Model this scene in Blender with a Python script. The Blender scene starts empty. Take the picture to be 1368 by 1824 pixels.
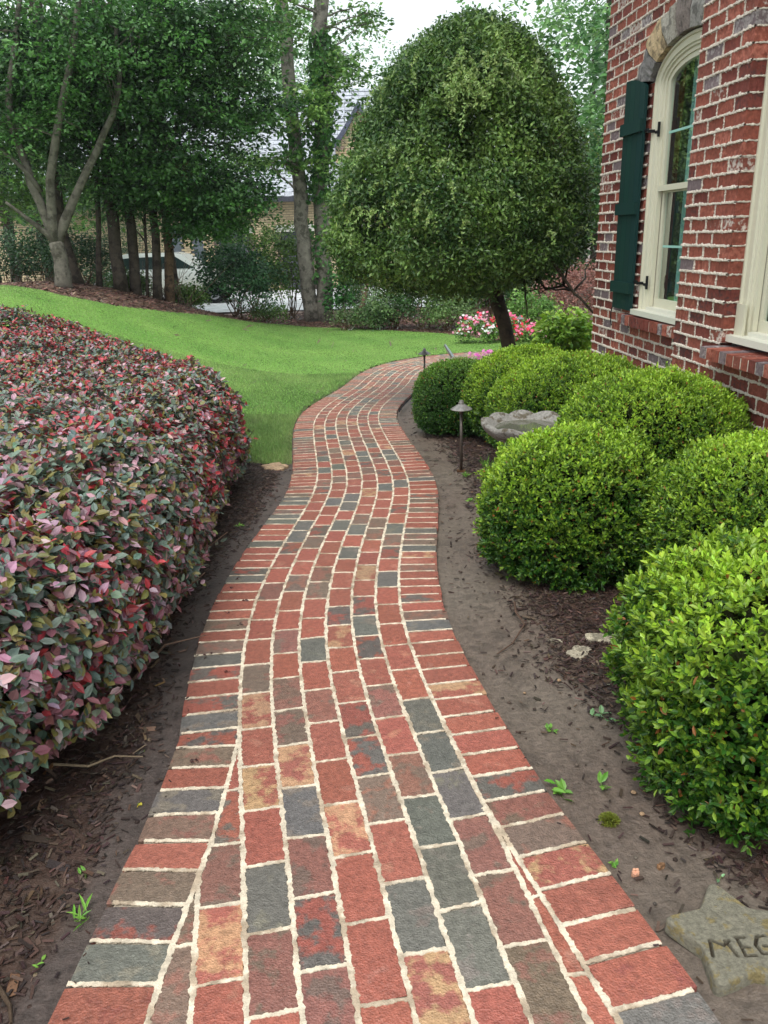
import bpy, math, random
import numpy as np
from mathutils import Vector
random.seed(7)
RNG = np.random.default_rng(7)
scene = bpy.context.scene
R = math.radians

# ---------------------------------------------------------------- camera
CAM = np.array([0.0, 0.0, 1.55]); PITCH = R(19.5); ROLL = R(1.8); FPX = 1400.0
cam_d = bpy.data.cameras.new('camera'); cam = bpy.data.objects.new('camera', cam_d)
scene.collection.objects.link(cam); scene.camera = cam
cam_d.sensor_fit = 'VERTICAL'; cam_d.sensor_height = 24; cam_d.lens = FPX / 1824 * 24
cam_d.clip_start = .05; cam_d.clip_end = 600
from mathutils import Matrix
fw = Vector((0, math.cos(PITCH), -math.sin(PITCH))); r0 = Vector((1, 0, 0)); u0 = Vector((0, math.sin(PITCH), math.cos(PITCH)))
rt = r0 * math.cos(ROLL) - u0 * math.sin(ROLL); up = u0 * math.cos(ROLL) + r0 * math.sin(ROLL)
M = Matrix(((rt.x, up.x, -fw.x, 0), (rt.y, up.y, -fw.y, 0), (rt.z, up.z, -fw.z, 1.55), (0, 0, 0, 1)))
cam.matrix_world = M

# ---------------------------------------------------------------- world, sun, exposure
SUN_EL, SUN_AZ = R(62), R(200)
world = bpy.data.worlds.new('World'); scene.world = world; world.use_nodes = True
wn = world.node_tree.nodes; wl = world.node_tree.links
bg = wn['Background']; sky = wn.new('ShaderNodeTexSky'); sky.sky_type = 'NISHITA'; sky.sun_disc = False
sky.sun_elevation = SUN_EL; sky.sun_rotation = SUN_AZ; sky.air_density = 1.6; sky.dust_density = 6; sky.ozone_density = 1
hs = wn.new('ShaderNodeHueSaturation'); hs.inputs['Saturation'].default_value = .22
ov = wn.new('ShaderNodeMixRGB'); ov.inputs['Fac'].default_value = .6; ov.inputs['Color2'].default_value = (9.0, 9.9, 10.3, 1)   # flat overcast layer
wl.new(sky.outputs[0], hs.inputs['Color']); wl.new(hs.outputs[0], ov.inputs['Color1']); wl.new(ov.outputs[0], bg.inputs['Color'])
bg.inputs['Strength'].default_value = .12
sd = bpy.data.lights.new('sun', 'SUN'); sd.energy = 1.3; sd.angle = R(25); sd.color = (1, .97, .92)
sun = bpy.data.objects.new('sun', sd); scene.collection.objects.link(sun)
sun.rotation_euler = (R(90) - SUN_EL, 0, R(180) - SUN_AZ)
scene.view_settings.view_transform = 'Standard'; scene.view_settings.look = 'None'
scene.view_settings.exposure = .55; scene.view_settings.gamma = 1
scene.cycles.max_bounces = 8; scene.cycles.transparent_max_bounces = 8

# ---------------------------------------------------------------- terrain
def S(t):
    t = np.clip(t, 0, 1); return t * t * (3 - 2 * t)
def H(x, y):
    x = np.asarray(x, float); y = np.asarray(y, float)
    t = np.clip((y - 9) / 11, 0, 1)
    g = np.where(y < 9, -.05 * y, -.45 - .28 * (t * (2 - t)))
    return g + 1.5 * S((-x - 1) / 6.5) * S((y - 3) / 11) * (1 - S((y - 18) / 7))
def Hf(x, y): return float(H(x, y))
def at(px, py, y):
    d = np.array(fw) + np.array(rt) * (px - 684) / FPX + np.array(up) * (912 - py) / FPX
    return CAM + d * (y / d[1])
_W = RNG.normal(size=(24, 3)); _PH = RNG.uniform(0, 6.28, 24)
def lump(P, f=1.0, k=0, n=6):          # smooth pseudo noise in about -1..1
    P = np.asarray(P, float); v = 0
    for i in range(n):
        w = _W[(i + k) % 24]; v = v + np.sin(P @ w * f * (1 + .35 * i) + _PH[(i * 3 + k) % 24])
    return v / n * 1.5

# ---------------------------------------------------------------- helpers
def lin(r, g, b):
    f = lambda c: (c / 255 / 12.92) if c / 255 <= .04045 else ((c / 255 + .055) / 1.055) ** 2.4
    return (f(r), f(g), f(b))
class MB:
    def __init__(s): s.V = []; s.F = []; s.C = []; s.D = []; s.n = 0
    def add(s, V, F, col=(.5, .5, .5, 0), c2=(.5, .5, .5, 0), mi=0):
        V = np.asarray(V, float).reshape(-1, 3); m = len(V)
        def fit(c):
            c = np.asarray(c, float)
            if c.ndim == 1: c = np.tile(c, (m, 1))
            if c.shape[1] == 3: c = np.c_[c, np.zeros(m)]
            return c
        s.V.append(V); s.C.append(fit(col)); s.D.append(fit(c2))
        if isinstance(F, np.ndarray): F = [F]
        else:
            g = {}
            for f in F: g.setdefault(len(f), []).append(f)
            F = [np.array(v) for v in g.values()]
        for f in F:
            if len(f): s.F.append((f.astype(np.int64) + s.n, mi))
        s.n += m
    def box(s, c, h, col=(.5, .5, .5), ax=None, c2=(.5, .5, .5, 0), mi=0):
        c = np.array(c, float); ax = np.eye(3) if ax is None else np.array(ax, float)
        q = np.array([[i, j, k] for i in (-1, 1) for j in (-1, 1) for k in (-1, 1)], float) * np.array(h)
        s.add(c + q @ ax, np.array([[0, 1, 3, 2], [4, 6, 7, 5], [0, 4, 5, 1], [2, 3, 7, 6], [0, 2, 6, 4], [1, 5, 7, 3]]), col, c2, mi)
    def tube(s, pts, rad, col=(.5, .5, .5), seg=8, jit=0, cap=True, c2=(.5, .5, .5, 0), mi=0):
        P = np.array(pts, float); rad = np.broadcast_to(np.array(rad, float), (len(P),))
        T = np.gradient(P, axis=0); T /= np.linalg.norm(T, axis=1)[:, None] + 1e-9
        ref = np.array([0, 0, 1.]) if abs(T[:, 2]).mean() < .8 else np.array([1., 0, 0])
        A = np.cross(T, ref); A /= np.linalg.norm(A, axis=1)[:, None] + 1e-9; B = np.cross(T, A)
        th = np.linspace(0, 2 * np.pi, seg, endpoint=False)
        rr = rad[:, None] * (1 + jit * RNG.normal(size=(len(P), seg)))
        V = P[:, None] + A[:, None] * (np.cos(th) * rr)[..., None] + B[:, None] * (np.sin(th) * rr)[..., None]
        i = np.arange(len(P) - 1)[:, None] * seg; j = np.arange(seg)[None]; k = (j + 1) % seg
        F = [np.stack([i + j, i + k, i + seg + k, i + seg + j], -1).reshape(-1, 4)]
        if cap: F += [np.arange(seg)[None, ::-1], (len(P) - 1) * seg + np.arange(seg)[None]]
        s.add(V.reshape(-1, 3), F[0], col, c2, mi)
        if cap:
            n0 = s.n - len(P) * seg
            for f in F[1:]: s.F.append((f + n0, mi))
    def lathe(s, prof, o, col=(.5, .5, .5), seg=24, rf=None, c2=(.5, .5, .5, 0), mi=0):
        prof = np.array(prof, float); th = np.linspace(0, 2 * np.pi, seg, endpoint=False)
        Rr = prof[:, :1] * np.ones(seg); Z = prof[:, 1:2] * np.ones(seg)
        if rf is not None: Rr, Z = rf(Rr, Z, th)
        V = np.stack([o[0] + Rr * np.cos(th), o[1] + Rr * np.sin(th), o[2] + Z], -1)
        i = np.arange(len(prof) - 1)[:, None] * seg; j = np.arange(seg)[None]; k = (j + 1) % seg
        s.add(V.reshape(-1, 3), np.stack([i + j, i + k, i + seg + k, i + seg + j], -1).reshape(-1, 4), col, c2, mi)
    def build(s, name, mats, parent=None, smooth=False):
        V = np.vstack(s.V); C = np.vstack(s.C); D = np.vstack(s.D)
        org = Vector((0, 0, 0)); p = parent
        while p is not None: org = org + p.location; p = p.parent
        V = V - np.array(org)
        me = bpy.data.meshes.new(name); me.vertices.add(len(V)); me.vertices.foreach_set('co', V.ravel())
        tot = np.concatenate([np.full(len(f), f.shape[1]) for f, _ in s.F]); mi = np.concatenate([np.full(len(f), m) for f, m in s.F])
        idx = np.concatenate([f.ravel() for f, _ in s.F]); st = np.r_[0, np.cumsum(tot)[:-1]]
        me.loops.add(len(idx)); me.loops.foreach_set('vertex_index', idx.astype(np.int32))
        me.polygons.add(len(tot)); me.polygons.foreach_set('loop_start', st.astype(np.int32)); me.polygons.foreach_set('loop_total', tot.astype(np.int32))
        me.polygons.foreach_set('material_index', mi.astype(np.int32))
        me.polygons.foreach_set('use_smooth', np.full(len(tot), bool(smooth)))
        for nm, A in (('col', C), ('c2', D)):
            a = me.attributes.new(nm, 'FLOAT_COLOR', 'POINT'); a.data.foreach_set('color', A.astype(np.float32).ravel())
        me.update(calc_edges=True)
        for m in (mats if isinstance(mats, (list, tuple)) else [mats]): me.materials.append(m)
        o = bpy.data.objects.new(name, me); scene.collection.objects.link(o)
        if parent is not None: o.parent = parent
        return o
def thing(name, label, cat, loc, group=None):
    o = bpy.data.objects.new(name, None); o.empty_display_size = .1; scene.collection.objects.link(o); o.location = loc
    return tag(o, label, cat, group)
def tag(o, label, cat, group=None, kind=None):
    o['label'] = label; o['category'] = cat
    if group: o['group'] = group
    if kind: o['kind'] = kind
    return o
def struct(o, kind='structure'): o['kind'] = kind; return o

# ---------------------------------------------------------------- materials
def mat(name, rough=.6, spec=.4, bump=0, bscale=40, trans=0, metal=0, blend=None, bdet=5, coat=0, stretch=None, voro=0, rn=0):
    m = bpy.data.materials.new(name); m.use_nodes = True; N = m.node_tree.nodes; Lk = m.node_tree.links
    P = N['Principled BSDF']; P.inputs['Roughness'].default_value = rough; P.inputs['Specular IOR Level'].default_value = spec
    P.inputs['Metallic'].default_value = metal; P.inputs['Coat Weight'].default_value = coat
    a = N.new('ShaderNodeAttribute'); a.attribute_name = 'col'; out = a.outputs['Color']
    tc = N.new('ShaderNodeTexCoord'); vec = tc.outputs['Object']
    if blend:      # second colour in noise patches; share of it is the alpha of col, alpha of c2 shifts the pattern
        b = N.new('ShaderNodeAttribute'); b.attribute_name = 'c2'
        ad = N.new('ShaderNodeVectorMath'); ad.operation = 'ADD'
        cm = N.new('ShaderNodeCombineXYZ'); mu = N.new('ShaderNodeMath'); mu.operation = 'MULTIPLY'; mu.inputs[1].default_value = 37
        Lk.new(b.outputs['Alpha'], mu.inputs[0]); Lk.new(mu.outputs[0], cm.inputs[0]); Lk.new(mu.outputs[0], cm.inputs[2])
        Lk.new(vec, ad.inputs[0]); Lk.new(cm.outputs[0], ad.inputs[1])
        n = N.new('ShaderNodeTexNoise'); n.inputs['Scale'].default_value = blend; n.inputs['Detail'].default_value = 4; n.inputs['Roughness'].default_value = .6
        Lk.new(ad.outputs[0], n.inputs['Vector'])
        s1 = N.new('ShaderNodeMath'); s1.operation = 'ADD'; Lk.new(n.outputs[0], s1.inputs[0]); Lk.new(a.outputs['Alpha'], s1.inputs[1])
        mr = N.new('ShaderNodeMapRange'); mr.interpolation_type = 'SMOOTHSTEP'; mr.inputs[1].default_value = .94; mr.inputs[2].default_value = 1.06
        Lk.new(s1.outputs[0], mr.inputs[0])
        mx = N.new('ShaderNodeMixRGB'); Lk.new(mr.outputs[0], mx.inputs[0]); Lk.new(out, mx.inputs[1]); Lk.new(b.outputs['Color'], mx.inputs[2]); out = mx.outputs[0]
    if rn:
        n = N.new('ShaderNodeTexNoise'); n.inputs['Scale'].default_value = rn; n.inputs['Detail'].default_value = 6; n.inputs['Roughness'].default_value = .7; Lk.new(vec, n.inputs['Vector'])
        mr = N.new('ShaderNodeMapRange'); mr.inputs[1].default_value = .3; mr.inputs[2].default_value = .7; mr.inputs[3].default_value = .62; mr.inputs[4].default_value = 1.35
        Lk.new(n.outputs[0], mr.inputs[0])
        mx = N.new('ShaderNodeMixRGB'); mx.blend_type = 'MULTIPLY'; mx.inputs[0].default_value = 1; Lk.new(out, mx.inputs[1]); Lk.new(mr.outputs[0], mx.inputs[2]); out = mx.outputs[0]
    Lk.new(out, P.inputs['Base Color'])
    if bump:
        n = N.new('ShaderNodeTexNoise'); n.inputs['Scale'].default_value = bscale; n.inputs['Detail'].default_value = bdet; n.inputs['Roughness'].default_value = .65
        v = vec
        if stretch:
            mp = N.new('ShaderNodeMapping'); mp.inputs['Scale'].default_value = stretch; Lk.new(vec, mp.inputs[0]); v = mp.outputs[0]
        Lk.new(v, n.inputs['Vector']); hgt = n.outputs[0]
        if voro:
            vo = N.new('ShaderNodeTexVoronoi'); vo.inputs['Scale'].default_value = voro; Lk.new(v, vo.inputs['Vector'])
            ma = N.new('ShaderNodeMath'); ma.operation = 'MULTIPLY_ADD'; ma.inputs[1].default_value = .5; Lk.new(vo.outputs[0], ma.inputs[0]); Lk.new(hgt, ma.inputs[2]); hgt = ma.outputs[0]
        bp = N.new('ShaderNodeBump'); bp.inputs['Strength'].default_value = bump; bp.inputs['Distance'].default_value = .01
        Lk.new(hgt, bp.inputs['Height']); Lk.new(bp.outputs[0], P.inputs['Normal'])
    if trans:
        t = N.new('ShaderNodeBsdfTranslucent'); Lk.new(out, t.inputs['Color']); ms = N.new('ShaderNodeMixShader'); ms.inputs[0].default_value = trans
        o = N['Material Output']; Lk.new(P.outputs[0], ms.inputs[1]); Lk.new(t.outputs[0], ms.inputs[2]); Lk.new(ms.outputs[0], o.inputs['Surface'])
    return m
M_leaf = mat('leaf', .42, .5, trans=.25)
M_leaf_gloss = mat('glossy_leaf', .33, .55, trans=.12, bump=.3, bscale=260)
M_grass = mat('grass_blade', .55, .25, trans=.3)
M_petal = mat('petal', .6, .3, trans=.3)
M_bark = mat('bark', .85, .2, bump=.9, bscale=22, stretch=(3, 3, .5), blend=6, rn=9)
M_paver = mat('paver_brick', .32, .5, bump=.55, bscale=130, bdet=8, blend=12, voro=190, rn=55)
M_mortar = mat('mortar', .85, .25, bump=.45, bscale=220, rn=26, blend=9)
M_wallbrick = mat('wall_brick', .8, .25, bump=1, bscale=70, stretch=(1.6, 1.6, .5), blend=30, rn=38)
M_wallmortar = mat('wall_mortar', .85, .25, bump=.8, bscale=140, rn=50)
M_paint = mat('cream_paint', .5, .35, bump=.05, bscale=30)
M_shut = mat('green_shutter_paint', .6, .2, bump=.1, bscale=60, stretch=(1, 1, .15))
M_iron = mat('black_iron', .5, .5, metal=.3, bump=.1)
M_bronze = mat('bronze_metal', .38, .5, metal=.55, bump=.1, bscale=80, rn=30)
M_stone = mat('weathered_stone', .8, .3, bump=.9, bscale=90, blend=14, rn=60, voro=120)
M_star = mat('cast_stone', .85, .25, bump=.9, bscale=260, blend=30, rn=90)
M_chip = mat('wood_chip', .6, .4, bump=.4, bscale=200)
M_car = mat('car_paint', .25, .5, coat=.6); M_tyre = mat('tyre_rubber', .8, .2); M_plain = mat('plain', .7, .3, bump=.1)
M_roof = mat('roof_shingle', .85, .2, bump=.5, bscale=30, rn=14)
M_fabric = mat('curtain_fabric', .9, .1)
def glass_mat():
    m = bpy.data.materials.new('window_glass'); m.use_nodes = True; N = m.node_tree.nodes; Lk = m.node_tree.links
    for n in list(N):
        if n.type == 'BSDF_PRINCIPLED': N.remove(n)
    g = N.new('ShaderNodeBsdfGlossy'); g.inputs['Roughness'].default_value = .01; g.inputs['Color'].default_value = (.85, .95, .92, 1)
    t = N.new('ShaderNodeBsdfTransparent'); t.inputs['Color'].default_value = (.82, .92, .9, 1)
    f = N.new('ShaderNodeFresnel'); f.inputs[0].default_value = 1.13; ms = N.new('ShaderNodeMixShader')
    mf = N.new('ShaderNodeMath'); mf.operation = 'MULTIPLY'; mf.inputs[1].default_value = .5; Lk.new(f.outputs[0], mf.inputs[0]); Lk.new(mf.outputs[0], ms.inputs[0]); Lk.new(t.outputs[0], ms.inputs[1]); Lk.new(g.outputs[0], ms.inputs[2]); Lk.new(ms.outputs[0], N['Material Output'].inputs['Surface'])
    return m
M_glass = glass_mat()
M_dark = mat('dark_glass', .08, .6)
M_water = mat('water', .03, .6, bump=.03, bscale=20)

# ---------------------------------------------------------------- leaves
def unit(v): return v / (np.linalg.norm(v, axis=-1, keepdims=True) + 1e-9)
def leaves(mb, P, D, Nn, L, W, col, fold=.25, six=False, mi=0):
    # P base points, D leaf direction, Nn leaf facing; L, W arrays or scalars
    n = len(P); D = unit(D); Sd = unit(np.cross(D, Nn)); Up = np.cross(Sd, D)
    L = np.broadcast_to(np.asarray(L, float), (n,))[:, None]; W = np.broadcast_to(np.asarray(W, float), (n,))[:, None]
    f = fold * W
    if six:
        V = np.stack([P, P + D * L * .3 + Sd * W * .46 + Up * f * .6, P + D * L * .68 + Sd * W * .4 + Up * f * .5, P + D * L - Up * L * .08,
                      P + D * L * .68 - Sd * W * .4 + Up * f * .5, P + D * L * .3 - Sd * W * .46 + Up * f * .6], 1)
        F = (np.arange(n)[:, None, None] * 6 + np.array([[0, 1, 2, 3], [0, 3, 4, 5]])[None]).reshape(-1, 4); k = 6
    else:
        V = np.stack([P, P + D * L * .5 + Sd * W * .5 + Up * f, P + D * L, P + D * L * .5 - Sd * W * .5 + Up * f], 1)
        F = np.arange(n * 4).reshape(-1, 4); k = 4
    c = np.asarray(col, float)
    if c.ndim == 1: c = np.tile(c, (n, 1))
    mb.add(V.reshape(-1, 3), F, np.repeat(c[:, :3], k, 0), mi=mi)
def mixc(a, b, t): t = np.asarray(t)[:, None]; return np.array(a)[None] * (1 - t) + np.array(b)[None] * t
def jit(c, s=.15): return np.clip(c * (1 + RNG.normal(size=(len(c), 1)) * s) * (1 + RNG.normal(size=c.shape) * s * .4), 0, 1)

#PATH
PC = np.array([(0.303,-0.275),(0.258,-0.029),(0.214,0.217),(0.170,0.463),(0.126,0.709),(0.082,0.956),(0.039,1.202),(-0.004,1.448),(-0.047,1.694),(-0.092,1.940),(-0.138,2.186),(-0.182,2.432),(-0.222,2.679),(-0.256,2.927),(-0.280,3.175),(-0.294,3.425),(-0.296,3.675),(-0.289,3.925),(-0.276,4.175),(-0.258,4.424),(-0.236,4.673),(-0.213,4.922),(-0.191,5.171),(-0.173,5.420),(-0.163,5.670),(-0.163,5.920),(-0.174,6.170),(-0.192,6.419),(-0.215,6.668),(-0.240,6.917),(-0.265,7.165),(-0.291,7.414),(-0.316,7.663),(-0.339,7.912),(-0.360,8.161),(-0.378,8.410),(-0.388,8.660),(-0.391,8.910),(-0.383,9.160),(-0.365,9.409),(-0.336,9.657),(-0.297,9.904),(-0.251,10.150),(-0.200,10.395),(-0.147,10.639),(-0.094,10.884),(-0.042,11.128),(0.007,11.373),(0.048,11.620),(0.084,11.867),(0.119,12.115),(0.155,12.362),(0.199,12.608),(0.250,12.853),(0.309,13.096),(0.383,13.335),(0.471,13.569),(0.575,13.796),(0.701,14.011),(0.851,14.212),(1.022,14.393),(1.217,14.550),(1.430,14.680),(1.658,14.783),(1.895,14.861),(2.139,14.917),(2.386,14.953),(2.635,14.975),(2.885,14.984),(3.135,14.983),(3.384,14.973),(3.634,14.956),(3.883,14.933),(4.131,14.904),(4.379,14.871),(4.626,14.836),(4.874,14.798),(5.120,14.757),(5.366,14.714),(5.612,14.670),(5.859,14.625)])
# ---------------------------------------------------------------- brick path: (s, o) = metres along, metres right of its centre line
_s = np.r_[0, np.cumsum(np.linalg.norm(np.diff(PC, axis=0), axis=1))]
_sf = np.arange(0, _s[-1], .02); _cf = np.c_[np.interp(_sf, _s, PC[:, 0]), np.interp(_sf, _s, PC[:, 1])]
_k = np.ones(15) / 15; _cp = np.vstack([np.repeat(_cf[:1], 7, 0), _cf, np.repeat(_cf[-1:], 7, 0)])
_cs = np.c_[np.convolve(_cp[:, 0], _k, 'valid'), np.convolve(_cp[:, 1], _k, 'valid')]; _cs[:8] = _cf[:8]; _cs[-8:] = _cf[-8:]
_t = unit(np.gradient(_cs, axis=0)); _nx = np.c_[_t[:, 1], -_t[:, 0]]
W = .12
def BL(s): return np.interp(s, [.2, 1.0, 1.65, 1.825, 1.955, 2.085, 2.206, 2.429, 2.61, 2.75, 30], [.95, .72, .572, .537, .508, .478, .448, .41, .38, .36, .36])
def BR(s): return np.interp(s, [.2, 1.0, 1.443, 1.7, 1.95, 2.07, 2.2, 30], [.47, .437, .422, .402, .381, .371, .36, .36])
BW = .212
def xy(s, o):
    s = np.asarray(s, float); o = np.asarray(o, float)
    x = np.interp(s, _sf, _cs[:, 0]) + o * np.interp(s, _sf, _nx[:, 0]); y = np.interp(s, _sf, _cs[:, 1]) + o * np.interp(s, _sf, _nx[:, 1]); return x, y
def P3(s, o, dz=0.): x, y = xy(s, o); return np.stack([x, y, H(x, y) + .012 + dz], -1)
def so_of(x, y):
    sh = np.shape(x); p = np.c_[np.ravel(x), np.ravel(y)]; s = np.empty(len(p)); o = np.empty(len(p)); cc = _cs[::4]; nn = _nx[::4]; ss = _sf[::4]
    for i in range(0, len(p), 20000):
        q = p[i:i + 20000]; d = ((q[:, None] - cc[None]) ** 2).sum(2); k = d.argmin(1); s[i:i + 20000] = ss[k]; o[i:i + 20000] = ((q - cc[k]) * nn[k]).sum(1)
        dd = np.sqrt(d.min(1)); oo = o[i:i + 20000]; o[i:i + 20000] = np.where(dd > np.abs(oo) * 1.1 + .05, np.sign(oo + 1e-9) * dd, oo)
    return s.reshape(sh), o.reshape(sh)

# ground: one sheet to the horizon, fine near the camera
def axis(lo, hi, fine0, fine1, st, n):
    a = np.arange(fine0, fine1, st); l = fine0 - np.geomspace(st, fine0 - lo, n)[::-1]; r = fine1 + np.geomspace(st, hi - fine1, n); return np.r_[l, a, r]
gx = axis(-90, 90, -1.9, 1.9, .0125, 90); gy = axis(-4, 140, .9, 6, .0125, 120); gy = gy[(gy > -4.1)]
X, Y = np.meshgrid(gx, gy); s_, o_ = so_of(X, Y)
inpath = (o_ > -BL(s_) - BW + .01) & (o_ < BR(s_) + BW - .01)
e = np.where(o_ > 0, o_ - BR(s_) - BW, -o_ - BL(s_) - BW)           # distance out from the path edge
P_ = np.stack([X, Y, 0 * X], -1)
mud = 1 - S((e - .34 - .14 * lump(P_, 3.1, 2)) / .14); mud = np.where(o_ < 0, 1 - S((e - .10 - .06 * lump(P_, 4, 5)) / .10), mud)
near = (np.abs(X) < 3.5) & (Y < 9)
rough = (lump(P_, 18, 1) * .006 + lump(P_, 55, 3) * .004 + lump(P_, 140, 9) * .0025) * np.where(near, 1, 3)
Z = H(X, Y) + rough * (1 - .75 * mud) + .012 * lump(P_, 2.2, 7) * (1 - mud) + np.where(near, S(e / .5) * .02, 0) - .012
Z += np.where((mud > .5) & (o_ > 0), -.006 * np.abs(lump(np.stack([(o_) * 9, s_ * 1.2, 0 * s_], -1), 2, 4)) - .004 * (lump(P_, 30, 13) > .7), 0)
Z = np.where(inpath, H(X, Y) - .05, Z); Z = np.where((~inpath) & (e < .03), np.minimum(Z, H(X, Y) - .004), Z)
Z = Z - np.where((Y > 24.5), .02, 0)
n = X.size; k = .5 + .5 * lump(P_, 6, 11).ravel(); far = S((Y.ravel() - 12) / 4)
mulch = mixc(lin(62, 44, 38), lin(84, 66, 56), k); mudc = mixc(lin(112, 101, 90), lin(98, 82, 73), .5 + .5 * lump(P_, 2.5, 8).ravel()); leafl = mixc(lin(96, 72, 62), lin(122, 98, 84), k)
lmud = mixc(lin(78, 68, 64), lin(92, 80, 74), k)
mc = np.where((o_ > 0).ravel()[:, None], mudc, lmud); m = mud.ravel()[:, None]; col = mulch * (1 - m) + mc * m; col = col * (1 - far[:, None]) + leafl * far[:, None]
nyy, nxx = X.shape; i = np.arange(nyy - 1)[:, None] * nxx + np.arange(nxx - 1)[None]
M_ground = mat('soil', .45, .45, bump=.9, bscale=80, bdet=9, rn=40, blend=7)
g = MB(); g.add(np.stack([X, Y, Z], -1).reshape(-1, 3), np.stack([i, i + 1, i + nxx + 1, i + nxx], -1).reshape(-1, 4), np.c_[col, np.full(n, .42)], np.c_[col * .72, np.zeros(n)])
struct(g.build('ground', M_ground, smooth=True))

def gl(x, y):
    x = np.asarray(x, float); y = np.asarray(y, float); a, o = so_of(x, y); ed = np.where(o > 0, o - BR(a) - BW, -o - BL(a) - BW); nr_ = (np.abs(x) < 3.5) & (y < 9)
    return H(x, y) + np.where(nr_, S(ed / .5) * .02, 0) - .012 + .012 * lump(np.stack([x, y, 0 * x], -1), 2.2, 7) * np.where(o > 0, S((ed - .3) / .2), S(ed / .12))
# brick colours: R red, P purple brown, N grey brown, K charcoal, T tan blotched, M red with a dark blotch, O orange
PAL = dict(R=[(158, 92, 77), (170, 112, 94)], P=[(138, 94, 82), (118, 96, 84)], N=[(122, 102, 88), (142, 98, 84)], K=[(106, 103, 97), (122, 114, 104)],
           T=[(156, 94, 80), (182, 142, 108)], M=[(150, 86, 72), (102, 94, 88)], O=[(154, 90, 74), (140, 78, 68)])
PM = dict(R=.36, P=.45, N=.42, K=.42, T=.5, M=.5, O=.42)
def brick_col(c):
    a, b = PAL[c]; f = random.uniform(.88, 1.1); j = lambda q: [min(1, v * f * random.uniform(.95, 1.05)) for v in lin(*q)]
    return j(a) + [PM[c] + random.uniform(-.03, .03)], j(b) + [random.random()]
def rnd_code(): return random.choices('RPNKTMO', [44, 14, 13, 13, 5, 8, 3])[0]
bm_ = MB()
def brick(s0, s1, o0, o1, code, ns=6, curved=None):
    # a slab whose edges follow the lines o0(s), o1(s); top face with a small arris
    ss = np.linspace(s0, s1, ns); a = o0(ss) if callable(o0) else np.full(ns, o0); b = o1(ss) if callable(o1) else np.full(ns, o1)
    b = np.maximum(b, a); 
    if (b - a).max() < .012: return
    ok = (b - a) > .004; ss, a, b = ss[ok], a[ok], b[ok]
    if len(ss) < 2: return
    dz = random.uniform(-.0012, .0012); ar = .0025; w = b - a; arr = np.minimum(ar, w * .3); es = np.zeros(len(ss)); 
    z = np.full(len(ss), dz); z[0] -= .002; z[-1] -= .002
    rows = [(a, z - .02), (a, z - .0022), (a + arr, z), ((a + b) / 2, z + .0006), (b - arr, z), (b, z - .0022), (b, z - .02)]
    V = np.stack([P3(ss, o, q) for o, q in rows], 1); m = len(rows); n = len(ss)
    i = np.arange(n - 1)[:, None] * m + np.arange(m - 1)[None]
    c, d = brick_col(code); bm_.add(V.reshape(-1, 3), np.stack([i, i + 1, i + m + 1, i + m], -1).reshape(-1, 4), c, d)
mo_ = MB()
MC = lin(214, 200, 178)
def ribbon(s, o, hw, step_z=.0013, mb=None):
    # mortar squeezed a little over the bricks, ragged on both sides; s, o sampled densely
    n = len(s)
    if n < 3: return
    ds = np.gradient(s); do = np.gradient(o); L = np.hypot(ds, do) + 1e-9; ns_, no_ = -do / L, ds / L
    def edge():
        q_ = RNG.normal(size=n + 4); q_ = (q_[:-4] + q_[1:-3] + q_[2:-2] + q_[3:-1]) / 2.0
        return hw * (1 + .26 * q_.clip(-1.3, 2) + .12 * RNG.normal(size=n).clip(-1, 1.5) + .5 * (RNG.random(n) > .975))
    e1, e2 = edge(), edge(); zc = step_z * (1 + .1 * RNG.normal(size=n))
    A = P3(s + ns_ * e1, o + no_ * e1, -.002); A1 = P3(s + ns_ * e1 * .9, o + no_ * e1 * .9, zc * .9); B = P3(s, o, zc); C1 = P3(s - ns_ * e2 * .9, o - no_ * e2 * .9, zc * .9); C = P3(s - ns_ * e2, o - no_ * e2, -.002)
    V = np.stack([A, A1, B, C1, C], 1); i = np.arange(n - 1)[:, None] * 5 + np.arange(4)[None]
    mo_.add(V.reshape(-1, 3), np.stack([i, i + 5, i + 6, i + 1], -1).reshape(-1, 4), list(MC) + [.46], list(lin(176, 158, 136)) + [.1])
SEND = 21.5
def stp(s): return .004 if s < 3.2 else (.007 if s < 6 else .02)
def dense(s0, s1):
    out = [s0]
    while out[-1] < s1: out.append(out[-1] + stp(out[-1]))
    out[-1] = s1; return np.array(out)
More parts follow.
